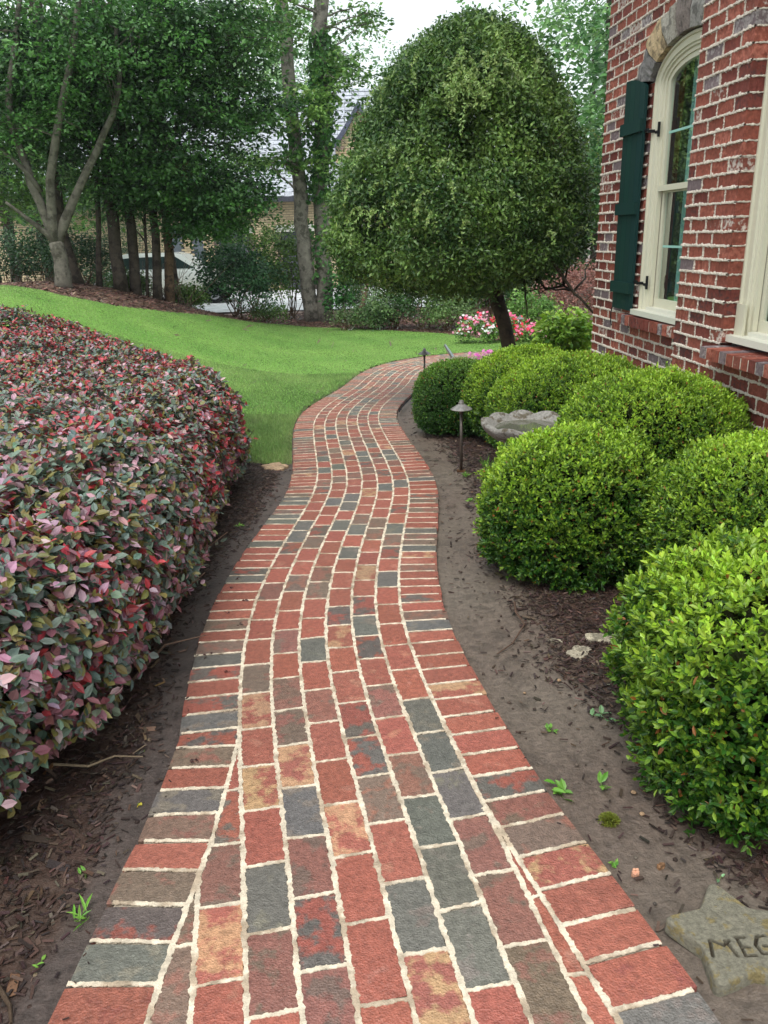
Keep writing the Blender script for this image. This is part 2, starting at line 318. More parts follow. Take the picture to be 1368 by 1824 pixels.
J = {0: ([1.609, 1.84, 2.079, 2.32, 2.55, 2.772, 3.022, 3.251, 3.481, 3.683, 3.904, 4.126, 4.343, 4.567, 4.774, 5.004, 5.218], 'RPKRTRTNRRRPRRMKKR'),
     1: ([1.702, 1.933, 2.169, 2.405, 2.639, 2.872, 3.114, 3.333, 3.557, 3.771, 4.007, 4.233, 4.446, 4.663], 'PMPKTNPRPRRNRRN'),
     2: ([1.589, 1.823, 2.061, 2.292, 2.519, 2.76, 2.997, 3.233, 3.457, 3.671, 3.904, 4.128, 4.352, 4.572, 4.783], 'RRRTRRPRKRRNPRRR'),
     3: ([1.701, 1.935, 2.174, 2.403, 2.633, 2.873, 3.12, 3.348, 3.575, 3.796, 4.029, 4.262, 4.474, 4.688], 'TKRNMMRRTMRRRKR'),
     4: ([1.576, 1.813, 2.046, 2.27, 2.504, 2.736, 2.981, 3.216, 3.441, 3.674, 3.913, 4.139, 4.371, 4.587], 'RKKKPRPRMKMRTRR'),
     5: ([1.673, 1.911, 2.142, 2.373, 2.604, 2.84, 3.087, 3.325, 3.558, 3.797, 4.032, 4.263, 4.475], 'NPPKKKRRRRRKRM'),
     -1: ([1.715, 1.952, 2.189, 2.434, 2.67], 'RTPMRR'), -2: ([1.6, 1.84], 'TNN'), -3: ([1.715], 'RR'), 6: ([1.57, 1.807, 2.04], 'RRRR'), 7: ([1.69], 'RR')}
FARX = {0: 'RRMPRKR', 1: 'MRRKRRN', 2: 'KRKKRRP', 3: 'KNRRTRR', 4: 'NNRRRKR', 5: 'NKRMRRK'}
g_ = .0055
for c in range(-4, 8):
    js, codes = J.get(c, ([1.7], 'RR')); js = list(js); codes = list(codes); base = .0
    first = js[0]
    while first > .35: first -= .234; js.insert(0, first); codes.insert(0, rnd_code())
    lim = SEND if 0 <= c <= 5 else 3.0; fx = list(FARX.get(c, ''))
    while js[-1] < lim: js.append(js[-1] + random.gauss(.224, .004)); codes.append(fx.pop(0) if fx else rnd_code())
    lo = lambda s, c=c: np.maximum(-.36 + c * W + .0045, -BL(s) + .006); hi = lambda s, c=c: np.minimum(-.36 + (c + 1) * W - .0045, BR(s) - .006)
    for k in range(len(js) - 1):
        brick(js[k] + g_ * .6, js[k + 1] - g_ * .6, lo, hi, codes[k + 1] if k + 1 < len(codes) else 'R', 7)
    for s in js:
        if s < .3: continue
        a, b = float(lo(s)) - .004, float(hi(s)) + .004
        if b - a > .02:
            oo = np.arange(a, b, .0035 if s < 4 else .008); ribbon(s + .0014 * np.cumsum(RNG.normal(size=len(oo))) / 3 - (oo - (a + b) / 2) * .0, oo, .0052 if s < 6 else .0042)
# long joints
ss = dense(.25, SEND)
for c in range(-4, 9):
    o = -.36 + c * W
    ok = (o > -BL(ss) - .001) & (o < BR(ss) + .001)
    if c in (0, 6): ok = ok & (ss < 2.9)
    run = ss[ok]
    if len(run) > 4: ribbon(run, np.full(len(run), o) + .0018 * lump(np.c_[run, 0 * run, 0 * run], 9, c % 20), .0072)
ribbon(ss, -BL(ss) + .0012 * lump(np.c_[ss, 0 * ss, 0 * ss], 7, 3), .0075); ribbon(ss, BR(ss) + .0012 * lump(np.c_[ss, 0 * ss, 0 * ss], 7, 8), .0075)
# borders
JBL = [1.741, 1.857, 1.973, 2.094, 2.211, 2.332, 2.453, 2.565, 2.681, 2.794, 2.917, 3.034, 3.155, 3.262, 3.372, 3.486, 3.59, 3.70, 3.8, 3.915, 4.019, 4.135, 4.241, 4.349, 4.466, 4.57]
CBL = 'OKMNRNKRNMKMRMKNRNRRRRKMRRRK'
JBR = [1.464, 1.59, 1.707, 1.827, 1.952, 2.077, 2.197, 2.325, 2.447, 2.572, 2.693, 2.822, 2.943, 3.07, 3.198, 3.33, 3.455, 3.58]
CBR = 'KORRTNPMRRRRTRRRRKNRMRRR'
for side, js, cs in ((-1, JBL, CBL), (1, JBR, CBR)):
    js = list(js); cs = list(cs)
    while js[0] > .4: js.insert(0, js[0] - .117); cs.insert(0, rnd_code())
    while js[-1] < SEND:
        kk = random.gauss(.113, .003)
        js.append(js[-1] + kk)
    while len(cs) <= len(js): cs.append(rnd_code())
    Bf = BL if side < 0 else BR
    def skew(s): return -(float(Bf(s + .05)) - float(Bf(s - .05))) / .1 * BW * (1)
    for k in range(len(js) - 1):
        a, b = js[k] + .0055, js[k + 1] - .0055; n = 9 if a < 5 else 4; f = np.linspace(0, 1, n); oi = side * (float(Bf((a + b) / 2))); ja, jb = skew(js[k]), skew(js[k + 1])
        ea = random.uniform(-.004, .004); u = .006 + f * (BW - .008 + ea)
        # across direction runs outward; rows from joint a to joint b
        cc, dd = brick_col(cs[k + 1]); z = random.uniform(-.0012, .0012)
        rows = []
        for q, dz in ((0, -.02), (0, -.002), (.03, 0), (.5, .0006), (.97, 0), (1, -.002), (1, -.02)):
            s_mid = a + (b - a) * q; sk = ja + (jb - ja) * q
            base = np.array([float(Bf(s_mid))] * n); zz = np.full(n, z + dz); zz[-1] -= .003
            rows.append(P3(s_mid + f * sk, side * (base + u), zz))
        V = np.stack(rows, 1); m = len(rows); i = np.arange(n - 1)[:, None] * m + np.arange(m - 1)[None]; F = np.stack([i, i + 1, i + m + 1, i + m], -1).reshape(-1, 4)
        e0 = (n - 1) * m; V = V.reshape(-1, 3); endb = V[e0:e0 + m].copy(); endb[:, 2] -= .03; V = np.vstack([V, endb]); t = np.arange(m - 1)
        F = np.vstack([F, np.stack([e0 + t, e0 + t + 1, e0 + m + t + 1, e0 + m + t], -1)])
        bm_.add(V, F, cc, dd)
    for s in js:
        if s < .35: continue
        L = BW * random.uniform(.9, 1.0); n = int(L / (.0035 if s < 4 else .008 if s < 8 else .02)); f = np.linspace(0, 1, max(n, 5)); 
        ribbon(s + f * skew(s) + .001 * np.cumsum(RNG.normal(size=len(f))) / 4, side * (float(Bf(s)) + f * L), .0058 if s < 6 else .0042)
bp = MB(); ss2 = np.arange(.2, SEND, .05); V = np.stack([P3(ss2, -BL(ss2) - BW + .012, -.007), P3(ss2, BR(ss2) + BW - .012, -.007)], 1); i = np.arange(len(ss2) - 1) * 2
bp.add(V.reshape(-1, 3), np.stack([i, i + 1, i + 3, i + 2], -1), tuple(v * .75 for v in MC))
pe = MB(); pe.V = bm_.V + mo_.V + bp.V; pe.C = bm_.C + mo_.C + bp.C; pe.D = bm_.D + mo_.D + bp.D
pe.F = [(f, 0) for f, _ in bm_.F] + [(f + bm_.n, 1) for f, _ in mo_.F] + [(f + bm_.n + mo_.n, 1) for f, _ in bp.F]; pe.n = bm_.n + mo_.n + bp.n
struct(pe.build('path', [M_paver, M_mortar]))
#LAWN
# ---------------------------------------------------------------- lawn
HEDGE = np.array([(-3.2, -.2), (-1.7, .5), (-1.28, 1.2), (-1.06, 1.9), (-.93, 2.7), (-.93, 3.6), (-1.02, 4.6), (-1.08, 5.6), (-1.12, 6.3), (-1.28, 6.85), (-1.95, 7.8), (-2.8, 8.9), (-3.6, 9.5), (-4.5, 9.7), (-7.5, 9.5), (-9, 8), (-9, 3), (-6, .2)])
def inpoly(x, y, poly):
    c = np.zeros(np.shape(x), bool); n = len(poly)
    for i in range(n):
        x0, y0 = poly[i]; x1, y1 = poly[(i + 1) % n]
        if y0 == y1: continue
        c ^= ((y0 > y) != (y1 > y)) & (x < (x1 - x0) * (y - y0) / (y1 - y0) + x0)
    return c
FAR = [(-26, 13), (-14, 15.2), (-9.5, 16.0), (-7.6, 16.3), (-6.0, 15.6), (-5.2, 16.0), (-4.46, 17.3), (-3.67, 19.2), (-2.56, 20.9), (-1.08, 20.9), (.37, 19.9), (1.55, 19.0), (2.2, 17.9), (2.5, 17.4), (3.2, 16.9), (4.6, 16.4), (8, 16)]
NEARB = [(8, 15.2), (4.5, 15.4)]
sl = np.arange(15.5, 6.4, -.1)
_lx, _ly = xy(np.arange(17.6, 6.95, -.1), -.36 - BW - .01)
LAWN = np.array(FAR + list(zip(_lx, _ly)) + [(-.83, 6.62), (-1.0, 6.66), (-1.6, 6.7), (-3.5, 6.5), (-10, 6.5), (-26, 6.5)])
cx = np.arange(-26, 8.5, .09); cy = np.arange(6.4, 21.5, .09); X2, Y2 = np.meshgrid(cx, cy)
mk = inpoly(X2, Y2, LAWN); nyy, nxx = X2.shape; i = (np.arange(nyy - 1)[:, None] * nxx + np.arange(nxx - 1)[None]); okc = mk[:-1, :-1] & mk[1:, :-1] & mk[:-1, 1:] & mk[1:, 1:]
q = np.stack([i, i + 1, i + nxx + 1, i + nxx], -1)[okc]
M_turf = mat('turf', .8, .15, bump=.6, bscale=60, rn=20)
lp = np.stack([X2, Y2, 0 * X2], -1).reshape(-1, 3); t = .5 + .5 * lump(lp, 1.2, 3)
lw = MB(); used, inv = np.unique(q, return_inverse=True)
tc_ = mixc(lin(96, 140, 60), lin(120, 158, 74), t)
lw.add(np.stack([X2, Y2, H(X2, Y2) + .008], -1).reshape(-1, 3)[used], inv.reshape(-1, 4), tc_[used])
struct(lw.build('lawn', M_turf))
gr = MB()
def blades(n, box, h, w, pw=1):
    x = RNG.uniform(box[0], box[1], n); y = RNG.uniform(box[2], box[3], n); ok = inpoly(x, y, LAWN) & ~inpoly(x + .12, y, HEDGE); x, y = x[ok], y[ok]; n = len(x)
    P = np.stack([x, y, H(x, y) + .004], -1); D = np.c_[RNG.normal(size=(n, 2)) * .35, np.ones(n)]; hh = h * RNG.uniform(.5, 1.15, n)
    a = RNG.uniform(0, 6.28, n); sd_ = np.c_[np.cos(a), np.sin(a), 0 * a] * w * .5; tip = P + unit(D) * hh[:, None]
    t = np.clip(.5 + .35 * lump(P, .7, 3) + .3 * lump(P, 3.1, 9) + .12 * np.sign(np.sin(P[:, 0] * 4.2 + P[:, 1] * 2.1)) + RNG.normal(size=n) * .25, 0, 1); c = jit(mixc(lin(110, 138, 82), lin(160, 182, 116), t), .12)
    V = np.stack([P - sd_, P + sd_, tip], 1); gr.add(V.reshape(-1, 3), np.arange(n * 3).reshape(-1, 3), np.repeat(c, 3, 0))
blades(90000, (-2.6, 0, 6.5, 9.2), .045, .006); blades(100000, (-4.5, 1.5, 9.2, 13), .032, .009); blades(170000, (-9, 4, 12, 21), .022, .016)
tag(gr.build('grass', M_grass), kind='stuff', label='short bright green lawn grass between the hedge, the path and the woods', cat='grass')

# ---------------------------------------------------------------- clipped shrubs
def sup(d, p): return (np.abs(d) ** p).sum(-1) ** (-1 / p)
def sph(n, zmin=-1):
    z = RNG.uniform(zmin, 1, n); a = RNG.uniform(0, 2 * np.pi, n); r = np.sqrt(1 - z * z); return np.stack([r * np.cos(a), r * np.sin(a), z], -1)
def boxwood(label, cx, cy, rx, ry, h, L=.027, dens=1.0, k=0, six=False, hang=.0, rough=.03, p=2.5, cA=(48, 92, 26), cB=(168, 202, 62), low=.06, group='clipped round shrubs beside the path', cat='shrub', name='boxwood_shrub'):
    z0 = Hf(cx, cy); rz = h * .56; zc = z0 + h - rz; R3 = np.array([rx, ry, rz]); C3 = np.array([cx, cy, zc])
    root = thing(name, label, cat, (cx, cy, z0), group)
    area = 4 * np.pi * ((rx * ry) ** 1.6 / 3 + 2 * (rx * rz) ** 1.6 / 3) ** (1 / 1.6)
    nsp = int(area * 3600 * dens * (.027 / L) ** 2); d = sph(nsp, -.86)
    rad = sup(d, p) * (1 + rough * 1.6 * lump(d, 3.2, k) + rough * lump(d, 9, k + 5))
    dep = np.abs(RNG.normal(size=nsp)) * .032 + (RNG.random(nsp) < .25) * RNG.uniform(0, .12, nsp)
    dep -= (RNG.random(nsp) < .06) * .02
    hole = S((lump(d, 5.5, k + 9) - .62) * 4) * .07; dep = dep + hole
    Ns = unit(np.sign(d) * np.abs(d) ** (p - 1) / R3); P = C3 + d * rad[:, None] * R3 - Ns * dep[:, None]
    m = P[:, 2] > z0 + low + .05 * lump(P, 12, 4); P, d, Ns, dep = P[m], d[m], Ns[m], dep[m]; n = len(P)
    up_ = np.array([0, 0, 1.]); ax = unit(Ns * .8 + up_ * .6 + RNG.normal(size=(n, 3)) * .35)
    shoot_shade = np.clip(.52 * Ns[:, 2] + .22 + .22 * lump(P, 4, k + 2) + .15 * lump(P, 13, k), 0, 1) - dep * 2.2   # pale new shoots on top, shade painted in below and inside
    mb = MB(); K = 6
    for j in range(K):
        a = 2.4 * j + RNG.uniform(0, 6, n); u = unit(np.cross(ax, RNG.normal(size=(n, 3)))); v = np.cross(ax, u)
        out = u * np.cos(a)[:, None] + v * np.sin(a)[:, None]; f = j / (K - 1)
        D = unit(out * (1.0 - .45 * f) + ax * (.35 + .6 * f)); B = P + ax * (L * 1.15 * f)[..., None] if np.ndim(f) else P + ax * L * 1.15 * f
        Nn = unit(ax * .9 + RNG.normal(size=(n, 3)) * .35 - out * .3)
        t = np.clip(shoot_shade + .35 * (f - .5) + RNG.normal(size=n) * .22, 0, 1); c = mixc(lin(*cA), lin(*cB), t ** 1.2)
        rb = RNG.random(n) < .012 + .02 * (lump(P, 5, k + 7) > .8); c[rb] = lin(150, 96, 48)
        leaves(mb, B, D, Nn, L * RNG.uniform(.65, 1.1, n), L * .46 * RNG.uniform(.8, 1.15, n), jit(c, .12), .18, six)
    mb.build('foliage', M_leaf, root)
    tw = MB(); nb = 34
    for j in range(nb):
        dd = sph(1, -.55)[0]; q = np.array([cx, cy, z0]) + np.array([RNG.normal() * rx * .12, RNG.normal() * ry * .12, 0]); e_ = C3 + dd * sup(dd, p) * R3 * .86; mid = (q + e_) / 2 + RNG.normal(size=3) * .04; mid[2] -= .02
        if e_[2] < z0 + low: continue
        tw.tube([q, mid, e_], [.008, .005, .002], lin(84, 68, 56), 5)
    # big dark filler leaves added inside to block the see-through
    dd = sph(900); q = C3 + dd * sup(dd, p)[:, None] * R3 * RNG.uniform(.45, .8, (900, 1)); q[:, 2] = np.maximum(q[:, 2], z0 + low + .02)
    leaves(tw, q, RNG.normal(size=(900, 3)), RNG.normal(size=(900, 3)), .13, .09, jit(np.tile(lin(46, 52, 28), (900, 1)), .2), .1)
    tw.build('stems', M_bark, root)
    return root
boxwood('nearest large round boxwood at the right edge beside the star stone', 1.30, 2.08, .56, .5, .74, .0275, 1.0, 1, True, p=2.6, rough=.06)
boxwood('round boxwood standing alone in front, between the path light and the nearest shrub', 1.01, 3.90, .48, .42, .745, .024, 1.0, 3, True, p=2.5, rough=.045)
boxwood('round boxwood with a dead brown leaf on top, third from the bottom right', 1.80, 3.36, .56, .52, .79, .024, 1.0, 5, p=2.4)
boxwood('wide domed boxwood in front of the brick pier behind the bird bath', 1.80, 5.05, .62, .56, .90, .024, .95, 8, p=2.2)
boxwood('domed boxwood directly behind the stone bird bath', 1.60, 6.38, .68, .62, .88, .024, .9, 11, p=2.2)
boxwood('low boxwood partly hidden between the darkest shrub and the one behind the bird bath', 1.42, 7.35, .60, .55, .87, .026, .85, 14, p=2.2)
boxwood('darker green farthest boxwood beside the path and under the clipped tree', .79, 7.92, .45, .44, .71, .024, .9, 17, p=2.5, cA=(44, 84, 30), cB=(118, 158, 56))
dl = MB(); P = np.array([[1.64, 3.16, .625]]); leaves(dl, P, np.array([[.6, -.3, .25]]), np.array([[0, -.2, 1.]]), .075, .05, lin(178, 128, 92), .4, True)
leaves(dl, P, np.array([[-.5, -.3, .1]]), np.array([[0, -.4, 1.]]), .055, .04, lin(150, 100, 72), .5, True)
tag(dl.build('dead_leaf', M_leaf), 'curled brown dead leaf lying on top of a boxwood', 'leaf')

# ---------------------------------------------------------------- purple leaved hedge
_hp = np.vstack([HEDGE, HEDGE[:1]]); _hl = np.r_[0, np.cumsum(np.linalg.norm(np.diff(_hp, axis=0), axis=1))]
_hs = np.arange(0, _hl[-1], .05); _hx = np.interp(_hs, _hl, _hp[:, 0]); _hy = np.interp(_hs, _hl, _hp[:, 1])
kk = np.ones(11) / 11; _hx = np.convolve(np.r_[_hx[-5:], _hx, _hx[:5]], kk, 'valid'); _hy = np.convolve(np.r_[_hy[-5:], _hy, _hy[:5]], kk, 'valid')
_ht = np.c_[np.gradient(_hx), np.gradient(_hy)]; _ht /= np.linalg.norm(_ht, axis=1)[:, None]; _hn = np.c_[_ht[:, 1], -_ht[:, 0]]   # outward (CCW plan)
HC = np.array([-4.8, 5.0]); HH = .86; RW = .5
hr = thing('purple_leaved_hedge', 'large rounded hedge of purple, red and grey green leaves on the left of the path', 'hedge', (-3.5, 4.5, Hf(-3.5, 4.5)))
hb = MB()
HA, HB_, HCc, HD, HE = lin(104, 122, 108), lin(124, 118, 66), lin(132, 84, 92), lin(176, 64, 70), lin(182, 146, 156)
def hedge_leaves(P, Nn, L, dep, kk=3):
    n = len(P); up_ = np.array([0, 0, 1.]); ax = unit(Nn * .7 + up_ * .35 + RNG.normal(size=(n, 3)) * .5)
    red = .5 + .5 * lump(P, 2.6, 2) + .25 * lump(P, 9, 6); zz = (P[:, 2] - H(P[:, 0], P[:, 1])) / HH; far_ = S((P[:, 1] - 3.2) / 3)
    for j in range(kk):
        u = unit(np.cross(ax, RNG.normal(size=(n, 3)))); D = unit(u + ax * RNG.uniform(.1, .7, (n, 1))); Nf = unit(ax + RNG.normal(size=(n, 3)) * .35 + up_ * .4)
        r = RNG.random(n); c = np.tile(HA, (n, 1)).astype(float)
        pr = np.clip(.07 + .34 * (red - .45) + .15 * far_, .02, .5) * (zz > .35) * (dep < .05); pp = .12 + .20 * (1 - np.clip(zz, 0, 1)) - .04 * far_; po = .22
        pk = .05 + .11 * (dep < .02)
        c[r < pr] = HD; m = (r >= pr) & (r < pr + pp); c[m] = HCc; m = (r >= pr + pp) & (r < pr + pp + po); c[m] = HB_; m = (r >= pr + pp + po) & (r < pr + pp + po + pk); c[m] = HE
        leaves(hb, P + ax * RNG.uniform(0, .03, (n, 1)), D, Nf, L * RNG.uniform(.6, 1.15, n), L * .58 * RNG.uniform(.8, 1.15, n), jit(c, .18), .12, True)
def hedge_side(n, smin, smax, L):
    s = RNG.uniform(smin, smax, n); k = np.clip((s / .05).astype(int), 0, len(_hx) - 1); ph = RNG.uniform(-.12, 1, n) * np.pi / 2
    w = RW * (1 - np.abs(np.cos(ph)) ** .8); 
    ri = RW * (1 - np.cos(np.maximum(ph, 0)) ** .75); zf = np.sin(np.maximum(ph, 0)) ** .7
    lowt = np.clip(-ph / .19, 0, 1); ri = ri + lowt * .12; z = .22 + (HH - .22) * zf - lowt * .14
    dep = np.abs(RNG.normal(size=n)) * .035 + (RNG.random(n) < .2) * RNG.uniform(0, .15, n) - (RNG.random(n) < .05) * .04
    x = _hx[k] - _hn[k, 0] * ri; y = _hy[k] - _hn[k, 1] * ri; Nn = np.stack([_hn[k, 0] * np.cos(ph), _hn[k, 1] * np.cos(ph), np.sin(ph)], -1)
    P = np.stack([x, y, H(x, y) + z], -1); P += Nn * (.05 * lump(P, 4, 3) + .025 * lump(P, 13, 8) - dep)[:, None]; hedge_leaves(P, Nn, L, dep)
def hedge_top(n, box, L):
    x = RNG.uniform(box[0], box[1], n); y = RNG.uniform(box[2], box[3], n); sh = HC + (HEDGE - HC) * .93; ok = inpoly(x, y, sh); x, y = x[ok], y[ok]; n = len(x)
    dep = np.abs(RNG.normal(size=n)) * .03 + (RNG.random(n) < .2) * RNG.uniform(0, .12, n) - (RNG.random(n) < .05) * .03
    Nn = np.tile([0, 0, 1.], (n, 1)); P = np.stack([x, y, H(x, y) + HH], -1); P[:, 2] += .05 * lump(P, 3, 3) + .03 * lump(P, 11, 8) - dep; hedge_leaves(P, Nn, L, dep)
iS = lambda x, y: float(_hs[((_hx - x) ** 2 + (_hy - y) ** 2).argmin()])
sa, sb, sc, se = iS(-1.9, .45), iS(-1.05, 3.2), iS(-1.2, 6.3), iS(-4.6, 9.7)
hedge_side(8500, sa, sb, .052); hedge_side(7500, sb, sc, .047); hedge_side(7000, sc, se, .045)
hedge_top(16000, (-4, -1, .6, 4), .048); hedge_top(20000, (-6, -1, 4, 10), .046)
hb.build('foliage', M_leaf_gloss, hr)
hs_ = MB()
for j in range(170):
    k = int(RNG.uniform(sa, sc) / .05); r_ = RNG.uniform(.12, .7); q = np.array([_hx[k] - _hn[k, 0] * r_, _hy[k] - _hn[k, 1] * r_, 0]); q[2] = Hf(q[0], q[1]) - .01
    e_ = q + np.array([_hn[k, 0] * RNG.uniform(-.1, .28) + RNG.normal() * .1, _hn[k, 1] * .2 + RNG.normal() * .12, RNG.uniform(.15, .6)]); mid = (q + e_) / 2 + RNG.normal(size=3) * .03
    hs_.tube([q, mid, e_], [.007, .005, .002], lin(96, 78, 66), 5)
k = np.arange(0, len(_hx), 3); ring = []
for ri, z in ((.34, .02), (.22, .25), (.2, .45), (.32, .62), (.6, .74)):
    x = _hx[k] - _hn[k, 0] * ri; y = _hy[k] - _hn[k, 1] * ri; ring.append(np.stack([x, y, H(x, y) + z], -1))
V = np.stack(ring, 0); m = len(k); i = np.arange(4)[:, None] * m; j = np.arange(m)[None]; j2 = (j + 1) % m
hs_.add(V.reshape(-1, 3), np.stack([i + j, i + j2, i + m + j2, i + m + j], -1).reshape(-1, 4), lin(40, 32, 28))  # solid dark inner shell added behind the leaves, not stems
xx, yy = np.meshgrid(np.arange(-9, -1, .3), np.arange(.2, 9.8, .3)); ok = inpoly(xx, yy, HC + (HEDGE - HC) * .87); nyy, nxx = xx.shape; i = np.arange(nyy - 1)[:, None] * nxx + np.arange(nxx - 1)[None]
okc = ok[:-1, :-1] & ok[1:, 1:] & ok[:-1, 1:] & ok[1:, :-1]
hs_.add(np.stack([xx, yy, H(xx, yy) + .74], -1).reshape(-1, 3), np.stack([i, i + 1, i + nxx + 1, i + nxx], -1)[okc], lin(40, 36, 30))  # flat dark sheet added under the top leaves to close gaps
hs_.build('stems', M_bark, hr)

#HOUSE
# ---------------------------------------------------------------- brick house: wall frame (u toward the camera, v up, w out of the wall)
WA = np.array([2.22, 8.04]); WT = np.array([.077, -1]); WT /= np.linalg.norm(WT); WN = np.array([-1, -.077]); WN /= np.linalg.norm(WN)
def wp(u, v, w=0.):
    u = np.asarray(u, float); v = np.asarray(v, float); w = np.asarray(w, float); u, v, w = np.broadcast_arrays(u, v, w)
    return np.stack([WA[0] + WT[0] * u + WN[0] * w, WA[1] + WT[1] * u + WN[1] * w, v], -1)
WAX = np.array([[WT[0], WT[1], 0], [0, 0, 1], [WN[0], WN[1], 0]])
house = thing('brick_house', 'red brick house with pale weeping mortar on the right', 'house', (*(WA + WT * -.2), -.45))
wb = MB(); wm = MB(); RH = .088; WMC = lin(214, 204, 190)
def wcol():
    r = random.random()
    a, b = ((144, 80, 66), (172, 104, 88)) if r < .5 else ((122, 64, 56), (92, 60, 58)) if r < .74 else ((122, 106, 108), (168, 158, 156)) if r < .86 else ((136, 78, 66), (200, 186, 176))
    f = random.uniform(.85, 1.12); return [min(1, v * f) for v in lin(*a)] + [random.choice([.3, .36, .44, .5])], [min(1, v * f) for v in lin(*b)] + [random.random()]
def wribbon(pts_uv, w, hw, proud=.006, wj=None):
    p = np.array(pts_uv, float); n = len(p)
    if n < 3: return
    T = unit(np.gradient(p, axis=0)); Nn = np.c_[-T[:, 1], T[:, 0]]
    def edge(): return hw * (1 + .45 * RNG.normal(size=n).clip(-1, 2) + .9 * (RNG.random(n) > .95))
    a, b = edge(), edge(); pr = proud * (1 + .4 * RNG.normal(size=n))
    q = [p + Nn * a[:, None], p + Nn * (a * .6)[:, None], p - Nn * (b * .6)[:, None], p - Nn * b[:, None]]; ws = [w - .003, w + pr, w + pr, w - .003]
    V = np.stack([wp(x[:, 0], x[:, 1], z) for x, z in zip(q, ws)], 1); i = np.arange(n - 1)[:, None] * 4 + np.arange(3)[None]
    wm.add(V.reshape(-1, 3), np.stack([i, i + 4, i + 5, i + 1], -1).reshape(-1, 4), WMC)
def wallrows(u0, u1, v0, v1, w, openf, depth=.11, ends=()):
    r0_ = int(round(v0 / RH)); r1_ = int(round(v1 / RH))
    for r in range(r0_, r1_):
        va, vb = r * RH, (r + 1) * RH; iv = openf((va + vb) / 2, u0, u1)
        for a, b in iv:
            wm.box(wp((a + b) / 2, (va + vb) / 2, w - depth / 2 - .008), ((b - a) / 2 - .012, RH / 2, depth / 2), WMC, WAX)
            off = (.1125 if r % 2 else 0); x = math.floor((a - off) / .225) * .225 + off
            xs = [a - .006] + [x + .225 * q for q in range(60) if a + .05 < x + .225 * q < b - .05] + [b + .006]
            for x, x2 in zip(xs, xs[1:]):
                ba, bb = x + .006, x2 - .006
                if True:
                    c, d = wcol(); ww = w + random.uniform(-.003, .003); hd = random.choice((0, 0, 0, 1))
                    nb_ = 5; us = np.linspace(ba, bb, nb_); jt = RNG.normal(size=(4, nb_)) * .0012; jt[:, 0] = jt[:, -1] = 0
                    rows = [(va + .005, ww - .10), (va + .005, ww - .002), (va + .009, ww), (vb - .009, ww), (vb - .005, ww - .002), (vb - .005, ww - .10)]
                    V = np.stack([wp(us, np.full(nb_, v), np.full(nb_, z) + (jt[1] if 0 < kx < 5 else 0)) for kx, (v, z) in enumerate(rows)], 1); i = np.arange(nb_ - 1)[:, None] * 6 + np.arange(5)[None]
                    F = [tuple(f) for f in np.stack([i, i + 6, i + 7, i + 1], -1).reshape(-1, 4)] + [tuple(range(6)), tuple(range(nb_ * 6 - 1, nb_ * 6 - 7, -1))]
                    wb.add(V.reshape(-1, 3), F, c, d)
                if x > a + .01 and x < b: wribbon(np.stack([np.full(16, x) + RNG.normal(size=16) * .0006, np.linspace(va, vb, 16)], -1), w, .0072, .005)
            us = np.arange(a, b, .007)
            if len(us) > 3: wribbon(np.stack([us, np.full(len(us), va) + .0018 * lump(np.c_[us, us * 0 + r, 0 * us], 14, 2)], -1), w, .0082, .009)
CU, HWD, VS, VA = 1.54, .61, 2.60, .27       # arched opening: centre, half width, spring line, rise
STW = .26
def open1(v, u0, u1):
    lo_, hi_ = None, None
    if .72 < v < .81: lo_, hi_ = .68, 2.4
    elif .8 <= v < VS + VA + STW:
        if v < VS: lo_, hi_ = CU - HWD, CU + HWD
        else:
            A_, B_ = HWD + STW, VA + STW; lo_ = CU - A_ * math.sqrt(max(0, 1 - ((v - VS) / B_) ** 2)); hi_ = 2 * CU - lo_
    if lo_ is None: return [(u0, u1)]
    return [q for q in ((u0, max(lo_, u0)), (min(hi_, u1), u1)) if q[1] - q[0] > .02]
def open2(v, u0, u1):
    if .69 < v < .79: return [(u0, 2.70), (3.95, u1)]
    if .78 <= v < 3.55: return [(u0, 2.74), (3.92, u1)]
    return [(u0, u1)]
wallrows(-.2, 2.05, -.55, 5.2, 0, open1); wallrows(2.03, 6.2, -.55, 5.2, .15, open2, depth=.26)
for v0_ in np.arange(-.55, 5.2, RH):      # return walls: corner and the far end of the pier
    pass
wm.box(wp(-.185, 2.3, -2.0), (.012, 2.9, 1.88), lin(120, 62, 54), WAX)
wm.box(wp(2.04, 2.3, .06), (.008, 2.9, .075), lin(120, 62, 54), WAX)
for (uj, w_a, w_b, v_a, v_b) in ((2.74, -.11, .145, .8, 3.5), (CU - HWD, -.05, -.004, .84, VS)):
    for r in range(int(v_a / RH) + 1, int(v_b / RH)):
        nn = 24; ws = np.linspace(w_a, w_b, nn); h1 = .007 * (1 + .4 * RNG.normal(size=nn)); h2 = .007 * (1 + .4 * RNG.normal(size=nn)); pr = .005 * (1 + .4 * RNG.normal(size=nn))
        V = np.stack([wp(np.full(nn, uj - .003), r * RH + h1, ws), wp(uj + pr, r * RH + h1 * .5, ws), wp(uj + pr, r * RH - h2 * .5, ws), wp(np.full(nn, uj - .003), r * RH - h2, ws)], 1); i = np.arange(nn - 1)[:, None] * 4 + np.arange(3)[None]
        wm.add(V.reshape(-1, 3), np.stack([i, i + 4, i + 5, i + 1], -1).reshape(-1, 4), WMC)
pw_ = MB(); pw_.V = wb.V + wm.V; pw_.C = wb.C + wm.C; pw_.D = wb.D + wm.D; pw_.F = [(f, 0) for f, _ in wb.F] + [(f + wb.n, 1) for f, _ in wm.F]; pw_.n = wb.n + wm.n
pw_.build('wall', [M_wallbrick, M_wallmortar], house)
